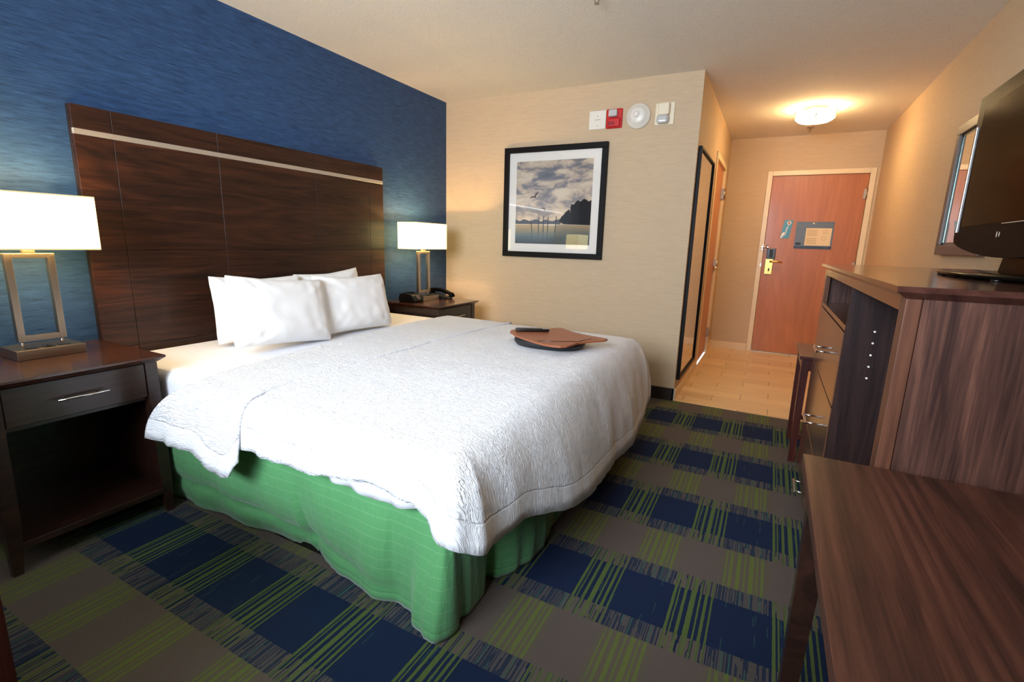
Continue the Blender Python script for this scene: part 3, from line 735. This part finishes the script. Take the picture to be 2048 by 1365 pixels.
top = [(0, (.06, 1.105)), (.6, (.65, 1.10)), (1.0, (1.05, 1.08)), (1.9, (1.98, 1.068)), (2.06, (2.045, 1.072)), (2.2, (2.058, 1.12)), (2.5, (2.062, 1.38)), (4.1, (2.062, 3.02)), (4.25, (2.05, 3.03))]
hem = [(s, (p[0], p[1], 0)) for s, p in hem]; top = [(s, (p[0], p[1], 0)) for s, p in top]
cols = []; ns, nr = 420, 22
for i in range(ns+1):
    s = 4.25*i/ns; pt = interp(top, s); ph = interp(hem, s); col = []
    side = Vector((0, -1, 0)) if s < 2.0 else (Vector((1, 0, 0)) if s > 2.15 else Vector((.7, -.7, 0)))
    zt = .425
    for r in range(nr+1):
        q = r/nr; e_ = q*q*(3-2*q) if s > 1.3 else q**2
        p = pt.lerp(ph, e_)
        bulge = .022*math.sin(PI*q)*(1 if s < 1.75 else .6)
        # kicked-out hem on the head half of the side
        kick = 0
        if s < 1.9:
            amt = max(0, 1-abs(s-.95)/1.0)
            zk = .80-.10*math.sin(s*2.2)
            kick = -.035*amt*max(0, 1-abs(q-zk)/.10)
        pleat = .011*q**1.2*math.sin(s*31+.6)*max(0, 1-abs(s-2.15)/.75)+.006*q*math.sin(s*57)*max(0, 1-abs(s-2.3)/.9)
        p = p+side*(pleat+bulge+kick+.006*q*math.sin(s*23)+.010*q*noise.noise(Vector((s*5, q*1.5, 2)))+.004*noise.noise(Vector((s*24, q*2, 9))))
        z = zt*(1-q)+.006
        v = b.verts.new((p.x, p.y, z)); UV[v] = (s, z); col.append(v)
    cols.append(col)
for c0, c1 in zip(cols, cols[1:]):
    for r in range(nr):
        f = b.faces.new((c0[r], c0[r+1], c1[r+1], c1[r])); f.smooth = True
        for l in f.loops: l[uvl].uv = UV[l.vert]
# flat deck edge of the skirt on top of the box spring
o = obj('bed_skirt', b, 'skirt', bed, label='green bed skirt')
o.modifiers.new('thickness', 'SOLIDIFY').thickness = .003

# pillows
def pillow(label, cx, cy, cz, yaw, lean, roll, w=.32, h=.225, t=.085, seed=0):
    bm = BM(); n = 34; fr = []; bk = []
    R = Matrix.Rotation(yaw, 3, 'Z') @ Matrix.Rotation(-lean, 3, 'Y') @ Matrix.Rotation(roll, 3, 'X')
    def P(u, v, sgn):
        a = max(0, (1-abs(u)**2.8))*max(0, (1-abs(v)**2.8))
        th = t*a**.36
        pu = u*w*(1-.05*(1-v*v)*abs(u)**2); pv = v*h*(1-.045*(1-u*u)*abs(v)**2)
        wr = .006*noise.noise(Vector((u*2.2+seed, v*2.2, sgn)))+.007*noise.noise(Vector((u*6+seed, v*3, sgn+5)))*(abs(u)+abs(v))
        # creases running in from the corners
        wr += .006*math.sin((abs(u)-abs(v))*16+seed)*(abs(u)*abs(v))**1.2
        lx = sgn*th+wr*(a**.3)
        if v < 0: lx *= 1+.22*(-v)
        pv -= .012*(1-abs(u))*max(0, v)
        return R @ Vector((lx, pu, pv)) + Vector((cx, cy, cz))
    for i in range(n+1):
        u = math.sin(PI/2*(-1+2*i/n)); ra = []; rb = []
        for j in range(n+1):
            v = math.sin(PI/2*(-1+2*j/n))
            edge = i in (0, n) or j in (0, n)
            va = bm.verts.new(P(u, v, 1)); ra.append(va); rb.append(va if edge else bm.verts.new(P(u, v, -1)))
        fr.append(ra); bk.append(rb)
    for i in range(n):
        for j in range(n):
            bm.faces.new((fr[i][j], fr[i+1][j], fr[i+1][j+1], fr[i][j+1])).smooth = True
            try: bm.faces.new((bk[i][j], bk[i][j+1], bk[i+1][j+1], bk[i+1][j])).smooth = True
            except ValueError: pass
    o = obj('pillow', bm, 'pillow'); tag(o, label, 'pillow', 'white bed pillows')
    s_ = o.modifiers.new('smooth', 'SUBSURF'); s_.levels = 1; s_.render_levels = 1
    return o
pillow('white pillow leaning behind on the left, nearest the near nightstand', .285, 1.755, .818, 0, .16, -.03, .27, .178, .07, 1)
pillow('white pillow leaning behind on the right, its corner pointing up', .235, 2.30, .822, 0, .14, .05, .26, .178, .06, 4)
pillow('plump white pillow in front on the left, largest in view', .545, 1.69, .828, .02, .26, -.09, .28, .178, .085, 7)
pillow('white pillow in front on the right, nearest the far nightstand', .495, 2.245, .815, -.03, .26, -.02, .275, .178, .08, 11)

# ------------------------------------------------------------------ nightstands
def nightstand(yc, label):
    t = thing('nightstand', (.30, yc, 0), label, 'nightstand', 'dark wood nightstands')
    y0, y1 = yc-.262, yc+.262; xb, xf = .05, .565
    b = BM()
    ty0, ty1, tx0, tx1 = yc-.286, yc+.286, .03, .592
    prof = [(0.0, .712), (0.0, .704), (.022, .686)]      # undercut edge: offset inwards, height
    rings = []
    for (o_, z) in prof: rings.append([b.verts.new(c) for c in ((tx0, ty0+o_, z), (tx1-o_, ty0+o_, z), (tx1-o_, ty1-o_, z), (tx0, ty1-o_, z))])
    b.faces.new(rings[0]); b.faces.new(rings[-1][::-1])
    for Ra, Rb in zip(rings, rings[1:]):
        for i in range(4): b.faces.new((Ra[i], Rb[i], Rb[(i+1) % 4], Ra[(i+1) % 4]))
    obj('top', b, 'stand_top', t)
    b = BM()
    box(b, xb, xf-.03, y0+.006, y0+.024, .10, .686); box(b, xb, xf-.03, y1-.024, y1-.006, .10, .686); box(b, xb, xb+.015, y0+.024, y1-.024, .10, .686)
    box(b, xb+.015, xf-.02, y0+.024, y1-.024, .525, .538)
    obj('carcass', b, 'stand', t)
    b = BM(); box(b, xb+.015, xf-.008, y0+.024, y1-.024, .09, .115, .002); obj('shelf', b, 'stand', t)
    for (x, sy) in ((xf-.022, -1), (xf-.022, 1), (xb+.022, -1), (xb+.022, 1)):
        yy = y0+.022 if sy < 0 else y1-.022
        b = BM(); quadbar(b, (x, yy+sy*.012, 0), (x, yy+sy*.006, .18), (.014, .014), (.022, .022)); quadbar(b, (x, yy+sy*.006, .18), (x, yy, .686), (.022, .022), (.022, .022))
        obj('leg', b, 'stand', t)
    b = BM(); box(b, xf-.028, xf-.004, y0+.046, y1-.046, .542, .682, .002); dr = obj('drawer', b, 'stand', t)
    b = BM(); tube(b, [(xf+.020, yc-.078, .61), (xf+.020, yc+.078, .61)], .0045); cyl(b, (xf-.005, yc-.05, .61), (xf+.02, yc-.05, .61), .004); cyl(b, (xf-.005, yc+.05, .61), (xf+.02, yc+.05, .61), .004)
    obj('bar_handle', b, 'chrome', dr)
    return t
ns = nightstand(.800, 'dark wood nightstand left of the bed in the foreground')
n2 = copy_tree(ns); n2.location = (.30, 3.30, 0); n2['label'] = 'dark wood nightstand behind the bed, next to the beige wall'

# ------------------------------------------------------------------ lamps
def lamp(yc, label):
    z0 = .7125; xc = .195
    t = thing('table_lamp', (xc, yc, z0), label, 'lamp', 'rectangular bedside lamps')
    b = BM(); box(b, xc-.085, xc+.085, yc-.108, yc+.108, z0, z0+.038, .0015); bs = obj('base', b, 'nickel', t)
    for k, (yy, wd) in enumerate(((yc-.055, .026), (yc+.0, .022), (yc+.05, .026))):
        b = BM(); box(b, xc+.035, xc+.070, yy-wd/1.3, yy+wd/1.3, z0+.0375, z0+.0392, .0004, 1); 
        if k == 1: box(b, xc+.045, xc+.062, yy-.004, yy+.004, z0+.039, z0+.045, .001, 1)
        obj('power_outlet' if k != 1 else 'rocker_switch', b, 'black', bs)
    for s in (-1, 1):
        b = BM(); cyl(b, (xc+.0, yc+s*.062, z0+.038), (xc+.0, yc+s*.062, z0+.062), .005); obj('pin', b, 'chrome', t)
    b = BM(); fz0, fz1 = z0+.060, z0+.408; bw = .023
    box(b, xc-.014, xc+.014, yc-.076, yc-.076+bw, fz0, fz1, .0015); box(b, xc-.014, xc+.014, yc+.076-bw, yc+.076, fz0, fz1, .0015)
    box(b, xc-.014, xc+.014, yc-.076+bw, yc+.076-bw, fz0, fz0+bw, .0015); box(b, xc-.014, xc+.014, yc-.076+bw, yc+.076-bw, fz1-bw+.004, fz1, .0015)
    obj('frame', b, 'nickel', t)
    b = BM(); box(b, xc-.012, xc+.012, yc-.018, yc+.018, fz1, fz1+.016, .001); cyl(b, (xc, yc, fz1+.016), (xc, yc, fz1+.07), .012); obj('socket', b, 'nickel', t)
    s0, s1 = z0+.424, z0+.640; hx, hy = .098, .205; rc = .006; tk = .0025
    b = BM()
    def rr(hx, hy, z):
        vs = []
        for cx_, cy_, a0 in ((hx-rc, hy-rc, 0), (-hx+rc, hy-rc, PI/2), (-hx+rc, -hy+rc, PI), (hx-rc, -hy+rc, 3*PI/2)):
            for k in range(4):
                a = a0+PI/2*k/3; vs.append(b.verts.new((xc+cx_+rc*math.cos(a), yc+cy_+rc*math.sin(a), z)))
        return vs
    o0, o1, i1, i0 = rr(hx, hy, s0), rr(hx, hy, s1), rr(hx-tk, hy-tk, s1), rr(hx-tk, hy-tk, s0)
    for P_, Q_ in ((o0, o1), (o1, i1), (i1, i0), (i0, o0)):
        for i in range(16): b.faces.new((P_[i], P_[(i+1) % 16], Q_[(i+1) % 16], Q_[i]))
    sh = obj('lamp_shade', b, 'shade', t)
    for z in (s0, s1-.005):
        b = BM(); o0, o1, i1, i0 = rr(hx+.0006, hy+.0006, z), rr(hx+.0006, hy+.0006, z+.005), rr(hx-tk-.0006, hy-tk-.0006, z+.005), rr(hx-tk-.0006, hy-tk-.0006, z)
        for P_, Q_ in ((o0, o1), (o1, i1), (i1, i0), (i0, o0)):
            for i in range(16): b.faces.new((P_[i], P_[(i+1) % 16], Q_[(i+1) % 16], Q_[i]))
        obj('shade_rim', b, 'shade_rim', sh)
    b = BM(); tube(b, [(xc-hx+.002, yc, s1-.02), (xc+hx-.002, yc, s1-.02)], .002, 6); tube(b, [(xc, yc-hy+.002, s1-.02), (xc, yc+hy-.002, s1-.02)], .002, 6); obj('shade_spider', b, 'nickel', t)
    b = BM(); lathe(b, [(.010, 0), (.014, .02), (.026, .05), (.028, .065), (.020, .085), (.004, .094)], (xc, yc, fz1+.07), 'z', 20); obj('light_bulb', b, 'bulb', t)
    return t
lp = lamp(.832, 'lit table lamp on the near nightstand, its shade cut by the left edge')
l2 = copy_tree(lp); l2.location = (.195, 3.328, .7125); l2['label'] = 'lit table lamp on the far nightstand beside the beige wall'

# ---- clock radio and telephone on the far nightstand
t = thing('clock_radio', (.21, 3.15, .7125), 'black clock radio with a grey round dial, left of the far lamp', 'clock')
b = BM(); prism(b, [(.13, .7125), (.285, .7125), (.292, .735), (.268, .772), (.20, .788), (.14, .778), (.125, .745)], 'y', 3.085, 3.205)
bmesh.ops.bevel(b, geom=b.edges[:], offset=.006, segments=3, affect='EDGES'); obj('body', b, 'black', t)
b = BM(); 
d_ = Vector((.037, 0, .024)).normalized(); n_ = Vector((.83, 0, .55)).normalized(); c_ = Vector((.281, 3.150, .754))
cyl(b, c_-n_*.004, c_+n_*.003, .021, seg=28); obj('dial', b, 'grey_frame', t)
b = BM(); box(b, .175, .225, 3.11, 3.18, .785, .791, .002); obj('snooze_bar', b, 'black_gloss', t)
t = thing('telephone', (.22, 3.52, .7125), 'black desk telephone right of the far lamp', 'telephone')
b = BM(); prism(b, [(.12, .7125), (.33, .7125), (.33, .727), (.12, .757)], 'y', 3.452, 3.575)
bmesh.ops.bevel(b, geom=b.edges[:], offset=.005, segments=2, affect='EDGES'); obj('base', b, 'black', t)
b = BM()
hp = []
for k in range(17):
    s = k/16; hp.append((.105+.24*s, 3.552, .775-.030*s+.018*math.sin(PI*s)))
tube(b, hp, .0165, 12); lathe(b, [(.026, 0), (.028, .012), (.02, .024)], (.118, 3.552, .757), 'z', 20); lathe(b, [(.026, 0), (.028, .012), (.02, .024)], (.333, 3.552, .7285), 'z', 20)
obj('handset', b, 'black_gloss', t)
b = BM()
for i in range(4):
    for j in range(3):
        x = .18+.03*i; zz = .757-(x-.12)/.21*.030
        box(b, x-.009, x+.009, 3.466+j*.022-.007, 3.466+j*.022+.007, zz-.004, zz+.003, .001, 1)
obj('keypad', b, 'black_soft', t)
b = BM(); cp = [(.34+.006*math.cos(k*.9), 3.53-.002*k+.0, .7195+.004*math.sin(k*.9)) for k in range(30)]
tube(b, cp, .0022, 6); obj('coiled_cord', b, 'black', t)

# ------------------------------------------------------------------ lap desk and remote
zt = .722
out = [(1.545, 2.377), (1.522, 2.43), (1.533, 2.482), (1.60, 2.535), (1.683, 2.60), (1.707, 2.664), (1.738, 2.68), (1.774, 2.644), (1.84, 2.594), (1.926, 2.548), (2.019, 2.527), (2.059, 2.519), (2.073, 2.499), (2.068, 2.46), (2.011, 2.385), (1.972, 2.318), (1.962, 2.25), (1.955, 2.205), (1.932, 2.18), (1.894, 2.172), (1.84, 2.18), (1.792, 2.202), (1.735, 2.232), (1.682, 2.265), (1.605, 2.314)]
t = thing('lap_desk', (1.80, 2.40, .67), 'brown lap desk with a black cushion underneath, lying on the foot of the bed', 'lap desk')
b = BM(); prism(b, out, 'z', zt-.009, zt); bmesh.ops.bevel(b, geom=[e_ for e_ in b.edges if abs(e_.verts[0].co.z-e_.verts[1].co.z) < 1e-5], offset=.002, segments=2, affect='EDGES')
obj('board', b, 'tan_board', t)
b = BM(); tube(b, [(1.784, 2.229, zt), (1.87, 2.281, zt), (1.964, 2.339, zt)], .0028, 6); tube(b, [(1.966, 2.345, zt), (1.98, 2.40, zt), (1.995, 2.455, zt)], .0028, 6); obj('ledge', b, 'stand', t, label='dark ledge strip')
b = BM()
cc = (1.775, 2.41); ring = []
for z, k in ((.668, .82), (.672, .93), (.690, 1), (.706, .98), (.713, .9)):
    ring.append([b.verts.new((cc[0]+.195*k*math.copysign(abs(math.cos(a))**.8, math.cos(a)), cc[1]+.150*k*math.copysign(abs(math.sin(a))**.8, math.sin(a)), z)) for a in [2*PI*i/40 for i in range(40)]])
for Ra, Rb in zip(ring, ring[1:]):
    for i in range(40): b.faces.new((Ra[i], Ra[(i+1) % 40], Rb[(i+1) % 40], Rb[i])).smooth = True
b.faces.new(ring[0][::-1]); b.faces.new(ring[-1]); obj('cushion', b, 'black_soft', t)
# remote
t = thing('remote_control', (1.645, 2.47, zt), 'slim black remote control lying on the brown lap desk', 'remote control')
b = BM(); box(b, -.095, .095, -.024, .024, .001, .017, .006, 3)
for f in b.faces: f.smooth = True
ang = math.atan2(.09, .146)
Rm = Matrix.Translation((1.640, 2.468, zt)) @ Matrix.Rotation(ang, 4, 'Z')
bmesh.ops.transform(b, matrix=Rm, verts=b.verts); obj('body', b, 'black', t)
b = BM()
for i in range(8):
    for j in range(3): cyl(b, (-.075+i*.017, -.013+j*.013, .0165), (-.075+i*.017, -.013+j*.013, .0185), .0042, seg=10)
bmesh.ops.transform(b, matrix=Rm, verts=b.verts); obj('buttons', b, 'grey_frame', t)
b = BM(); box(b, .058, .088, -.016, .016, .0165, .018, .001, 1); bmesh.ops.transform(b, matrix=Rm, verts=b.verts); obj('faceplate', b, 'silver_strip', t)

# ------------------------------------------------------------------ TV cabinet
x0, x1, y0, y1 = 3.06, 3.667, 1.29, 3.08; ZT = 1.15; zu = 1.124
t = thing('tv_cabinet', (3.36, 2.18, 0), 'tall walnut television cabinet with open niche and drawers along the right wall', 'cabinet')
b = BM(); rings = []
for (o_, z) in ((0, ZT), (0, 1.138), (.020, zu)):
    rings.append([b.verts.new(c) for c in ((x0-.022+o_, y0-.022+o_, z), (x1, y0-.022+o_, z), (x1, y1+.022-o_, z), (x0-.022+o_, y1+.022-o_, z))])
b.faces.new(rings[0]); b.faces.new(rings[-1][::-1])
for Ra, Rb in zip(rings, rings[1:]):
    for i in range(4): b.faces.new((Ra[i], Rb[i], Rb[(i+1) % 4], Ra[(i+1) % 4]))
obj('top', b, 'walnut_top', t)
b = BM(); box(b, x0+.029, x1, y0, y0+.02, 0, zu); obj('side_panel', b, 'walnut_side', t)
b = BM(); box(b, x0+.02, x1, y1-.02, y1, 0, zu); obj('side_panel', b, 'walnut_side', t)
b = BM(); box(b, x0, x0+.028, y0, y0+.052, 0, zu, .002); obj('corner_post', b, 'walnut_post', t, label='lighter brown corner post')
b = BM(); box(b, x0, x0+.020, y1-.06, y1, 0, zu, .001); obj('far_stile', b, 'walnut_front', t)
b = BM(); box(b, x0+.001, x0+.022, y0+.052, y1-.06, 1.094, zu); obj('top_rail', b, 'walnut_front', t)
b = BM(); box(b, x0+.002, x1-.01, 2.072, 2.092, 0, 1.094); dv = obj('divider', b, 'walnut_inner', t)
for z in (.945, .904, .861, .819, .777):
    b = BM(); cyl(b, (3.146, 2.0725, z), (3.146, 2.069, z), .0035, seg=12); obj('shelf_pin', b, 'white_plastic', dv)
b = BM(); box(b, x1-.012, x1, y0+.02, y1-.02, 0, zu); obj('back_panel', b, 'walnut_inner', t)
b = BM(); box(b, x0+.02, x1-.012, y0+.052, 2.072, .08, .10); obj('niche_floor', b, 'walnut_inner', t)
b = BM(); box(b, x0+.001, x1-.012, 2.092, y1-.06, .935, .955, .001); obj('slot_shelf', b, 'walnut_front', t)
for (za, zb) in ((.648, .929), (.342, .640), (.036, .334)):
    b = BM(); box(b, x0-.001, x0+.018, 2.094, y1-.062, za, zb, .0015); dr = obj('drawer', b, 'walnut_front', t)
    zc = {.648: .785, .342: .455, .036: .115}[za]; yc = 2.53
    b = BM(); box(b, x0-.046, x0-.038, yc-.075, yc+.075, zc-.005, zc+.005, .001)
    for s in (-1, 1): cyl(b, (x0, yc+s*.06, zc), (x0-.040, yc+s*.06, zc), .004)
    obj('bar_handle', b, 'chrome', dr)
b = BM(); box(b, x0+.02, x0+.03, 2.092, y1-.06, 0, .036); obj('plinth', b, 'dark_rubber', t)

# ------------------------------------------------------------------ television
tvx = 3.40
t = thing('television', (3.44, 1.95, ZT), 'black flat screen television standing on the walnut cabinet, cut by the right edge', 'television')
ty0, ty1, tz0, tz1 = 1.49, 2.455, 1.262, 1.768
bot = []
for k in range(25):
    s = k/24; yy = ty1-.012+(ty0+.012-ty1+.012)*s; bot.append((yy, tz0-.003-.048*math.sin(PI*s)**.75))
outl = [(ty1-.012, tz0-.004)] + bot[1:-1] + [(ty0+.012, tz0-.004), (ty0, tz0+.012), (ty0, tz1-.004), (ty0+.004, tz1), (ty1-.004, tz1), (ty1, tz1-.004), (ty1, tz0+.012)]
b = BM(); prism(b, outl, 'x', tvx, tvx+.035)
prism(b, [(ty1-.05, tz0+.02), (ty0+.05, tz0+.02), (ty0+.06, tz1-.04), (ty1-.06, tz1-.04)], 'x', tvx+.035, tvx+.085)
obj('casing', b, 'tv_bezel', t)
b = BM(); box(b, tvx-.0015, tvx+.001, ty0+.048, ty1-.062, tz0+.055, tz1-.048); obj('screen', b, 'screen', t)
for yy in (ty1-.028, ty0+.020):
    b = BM(); box(b, tvx-.004, tvx+.0005, yy, yy+.007, tz0+.035, tz1-.10, .001); obj('speaker_trim', b, 'chrome', t)
b = BM(); box(b, tvx-.0025, tvx-.0012, ty0+.06, 2.02, tz0+.050, tz0+.0525); obj('silver_line', b, 'silver_strip', t)
b = BM()
lathe(b, [(.006, 0), (.006, -.001)], (tvx, 2.045, 1.281), 'x', 16, sx=.5, sy=1.6)
lathe(b, [(.006, 0), (.006, -.001)], (tvx, 2.026, 1.281), 'x', 16, sx=.5, sy=1.3)
obj('logo', b, 'silver_strip', t)
b = BM(); prism(b, [(1.86, ZT+.016), (2.06, ZT+.016), (2.03, 1.24), (1.89, 1.24)], 'x', tvx+.025, tvx+.075); obj('neck', b, 'black_gloss', t)
b = BM(); lathe(b, [(.36, .003), (.40, .010), (.38, .016), (.05, .018)], (tvx+.03, 1.96, ZT), 'z', 64, sx=.38, sy=1); obj('base', b, 'black_gloss', t)
for yy in (1.72, 1.96, 2.2):
    b = BM(); cyl(b, (tvx-.075, yy, ZT+.0005), (tvx-.075, yy, ZT+.006), .012); obj('rubber_foot', b, 'black', t)

# ------------------------------------------------------------------ desk
t = thing('desk', (3.29, .42, 0), 'walnut desk in the right foreground, butting against the television cabinet', 'desk')
dx0, dy0, dy1, dz = 2.918, -.40, 1.268, .75
b = BM(); box(b, dx0, 3.665, dy0, dy1, dz-.028, dz, .0012, 2); obj('desktop', b, 'desk', t)
for (x, y, s) in ((2.966, 1.222, 1), (2.966, -.35, -1), (3.62, 1.222, 1), (3.62, -.35, -1)):
    b = BM(); quadbar(b, (x-.012 if x < 3 else x+.006, y, 0), (x, y, dz-.028), (.016, .018), (.028, .024)); obj('leg', b, 'stand', t)
b = BM(); box(b, 3.0, 3.61, 1.205, 1.225, .62, dz-.028); box(b, 3.0, 3.61, -.36, -.34, .62, dz-.028); box(b, 3.61, 3.63, -.34, 1.2, .55, dz-.028); obj('apron', b, 'stand', t)

# ------------------------------------------------------------------ luggage bench beyond the cabinet
t = thing('luggage_bench', (3.27, 3.34, 0), 'dark reddish wood luggage bench just beyond the far end of the cabinet', 'bench')
bx0, bx1, by0, by1 = 3.014, 3.52, 3.125, 3.56
for (x, y) in ((bx0+.02, by0+.02), (bx0+.02, by1-.02), (bx1-.02, by0+.02), (bx1-.02, by1-.02)):
    b = BM(); quadbar(b, (x, y, 0), (x, y, .615), (.016, .02), (.02, .02)); obj('leg', b, 'redwood', t)
b = BM(); box(b, bx0-.012, bx1+.012, by0-.012, by1+.012, .615, .635, .003); obj('seat', b, 'redwood', t)
b = BM(); box(b, bx0+.004, bx0+.024, by0+.04, by1-.04, .55, .615, .001); box(b, bx1-.024, bx1-.004, by0+.04, by1-.04, .55, .615, .001)
box(b, bx0+.04, bx1-.04, by0+.004, by0+.024, .55, .615, .001); box(b, bx0+.04, bx1-.04, by1-.024, by1-.004, .55, .615, .001); obj('apron', b, 'redwood', t)
for y in (by0+.02, by1-.02):
    b = BM(); box(b, bx0+.04, bx1-.04, y-.008, y+.008, .14, .17, .001); obj('stretcher', b, 'redwood', t)

# ------------------------------------------------------------------ side table cut by the left edge
t = thing('side_table', (1.28, .03, 0), 'dark reddish wood side table, only its corner leg shows at the lower left edge', 'table')
sx0, sx1, sy0, sy1 = 1.03, 1.53, -.22, .28
for (x, y) in ((sx0+.02, sy0+.02), (sx0+.02, sy1-.02), (sx1-.02, sy0+.02), (sx1-.02, sy1-.02)):
    b = BM(); quadbar(b, (x, y, 0), (x, y, .60), (.018, .018), (.02, .02)); obj('leg', b, 'redwood', t)
b = BM(); box(b, sx0-.005, sx1+.005, sy0-.005, sy1+.005, .60, .625, .003); obj('table_top', b, 'redwood', t)
b = BM(); box(b, sx0+.01, sx1-.01, sy0+.01, sy1-.01, .15, .17, .002); obj('lower_shelf', b, 'redwood', t)

# ------------------------------------------------------------------ camera
cam = bpy.data.cameras.new('camera'); co = bpy.data.objects.new('camera', cam); C.objects.link(co)
cam.sensor_width = 36; cam.lens = 972.66/2048*36; cam.clip_start = .02
r = Vector((0.8833529343, 0.4678951588, 0.0275991631)); u = Vector((-0.1173797431, 0.1638292210, 0.9794804655)); f = Vector((-0.4537726186, 0.8684665259, -0.1996404337))
mw = Matrix((( r.x, u.x, -f.x, 2.8019), (r.y, u.y, -f.y, 0), (r.z, u.z, -f.z, 1.21743), (0, 0, 0, 1)))
co.matrix_world = mw
bpy.context.scene.camera = co

# ------------------------------------------------------------------ lights
def point(name, loc, power, col, rad=.03):
    l = bpy.data.lights.new(name, 'POINT'); l.energy = power; l.color = col; l.shadow_soft_size = rad
    o = bpy.data.objects.new(name, l); o.location = loc; C.objects.link(o); return o
WARM = (1, .62, .28)
for yc in (.832, 3.328): point('bedside_bulb', (.195, yc, 1.262), 40, WARM, .028)
point('hallway_bulb', (fx, fy, H-.028), 17, (1, .58, .22), .03)
l = bpy.data.lights.new('window_daylight', 'AREA'); l.shape = 'RECTANGLE'; l.size = WX1-WX0-.1; l.size_y = WZ1-WZ0-.1
l.energy = 92; l.color = (.76, .87, 1)
o = bpy.data.objects.new('window_daylight', l); o.location = ((WX0+WX1)/2, YN-.14, (WZ0+WZ1)/2)
o.rotation_euler = (PI/2+.0, 0, 0); C.objects.link(o)
o.rotation_euler = Vector((0, -1, .0)).to_track_quat('Z', 'Y').to_euler()
w_ = bpy.data.worlds.new('world'); bpy.context.scene.world = w_; w_.use_nodes = True
w_.node_tree.nodes['Background'].inputs[0].default_value = (.75, .87, 1, 1); w_.node_tree.nodes['Background'].inputs[1].default_value = 1.0
sc = bpy.context.scene
sc.view_settings.view_transform = 'Standard'; sc.view_settings.look = 'None'; sc.view_settings.gamma = 1; sc.view_settings.exposure = 1.1
sc.view_settings.use_curve_mapping = False
sc.cycles.max_bounces = 10; sc.cycles.diffuse_bounces = 5; sc.cycles.sample_clamp_indirect = 8
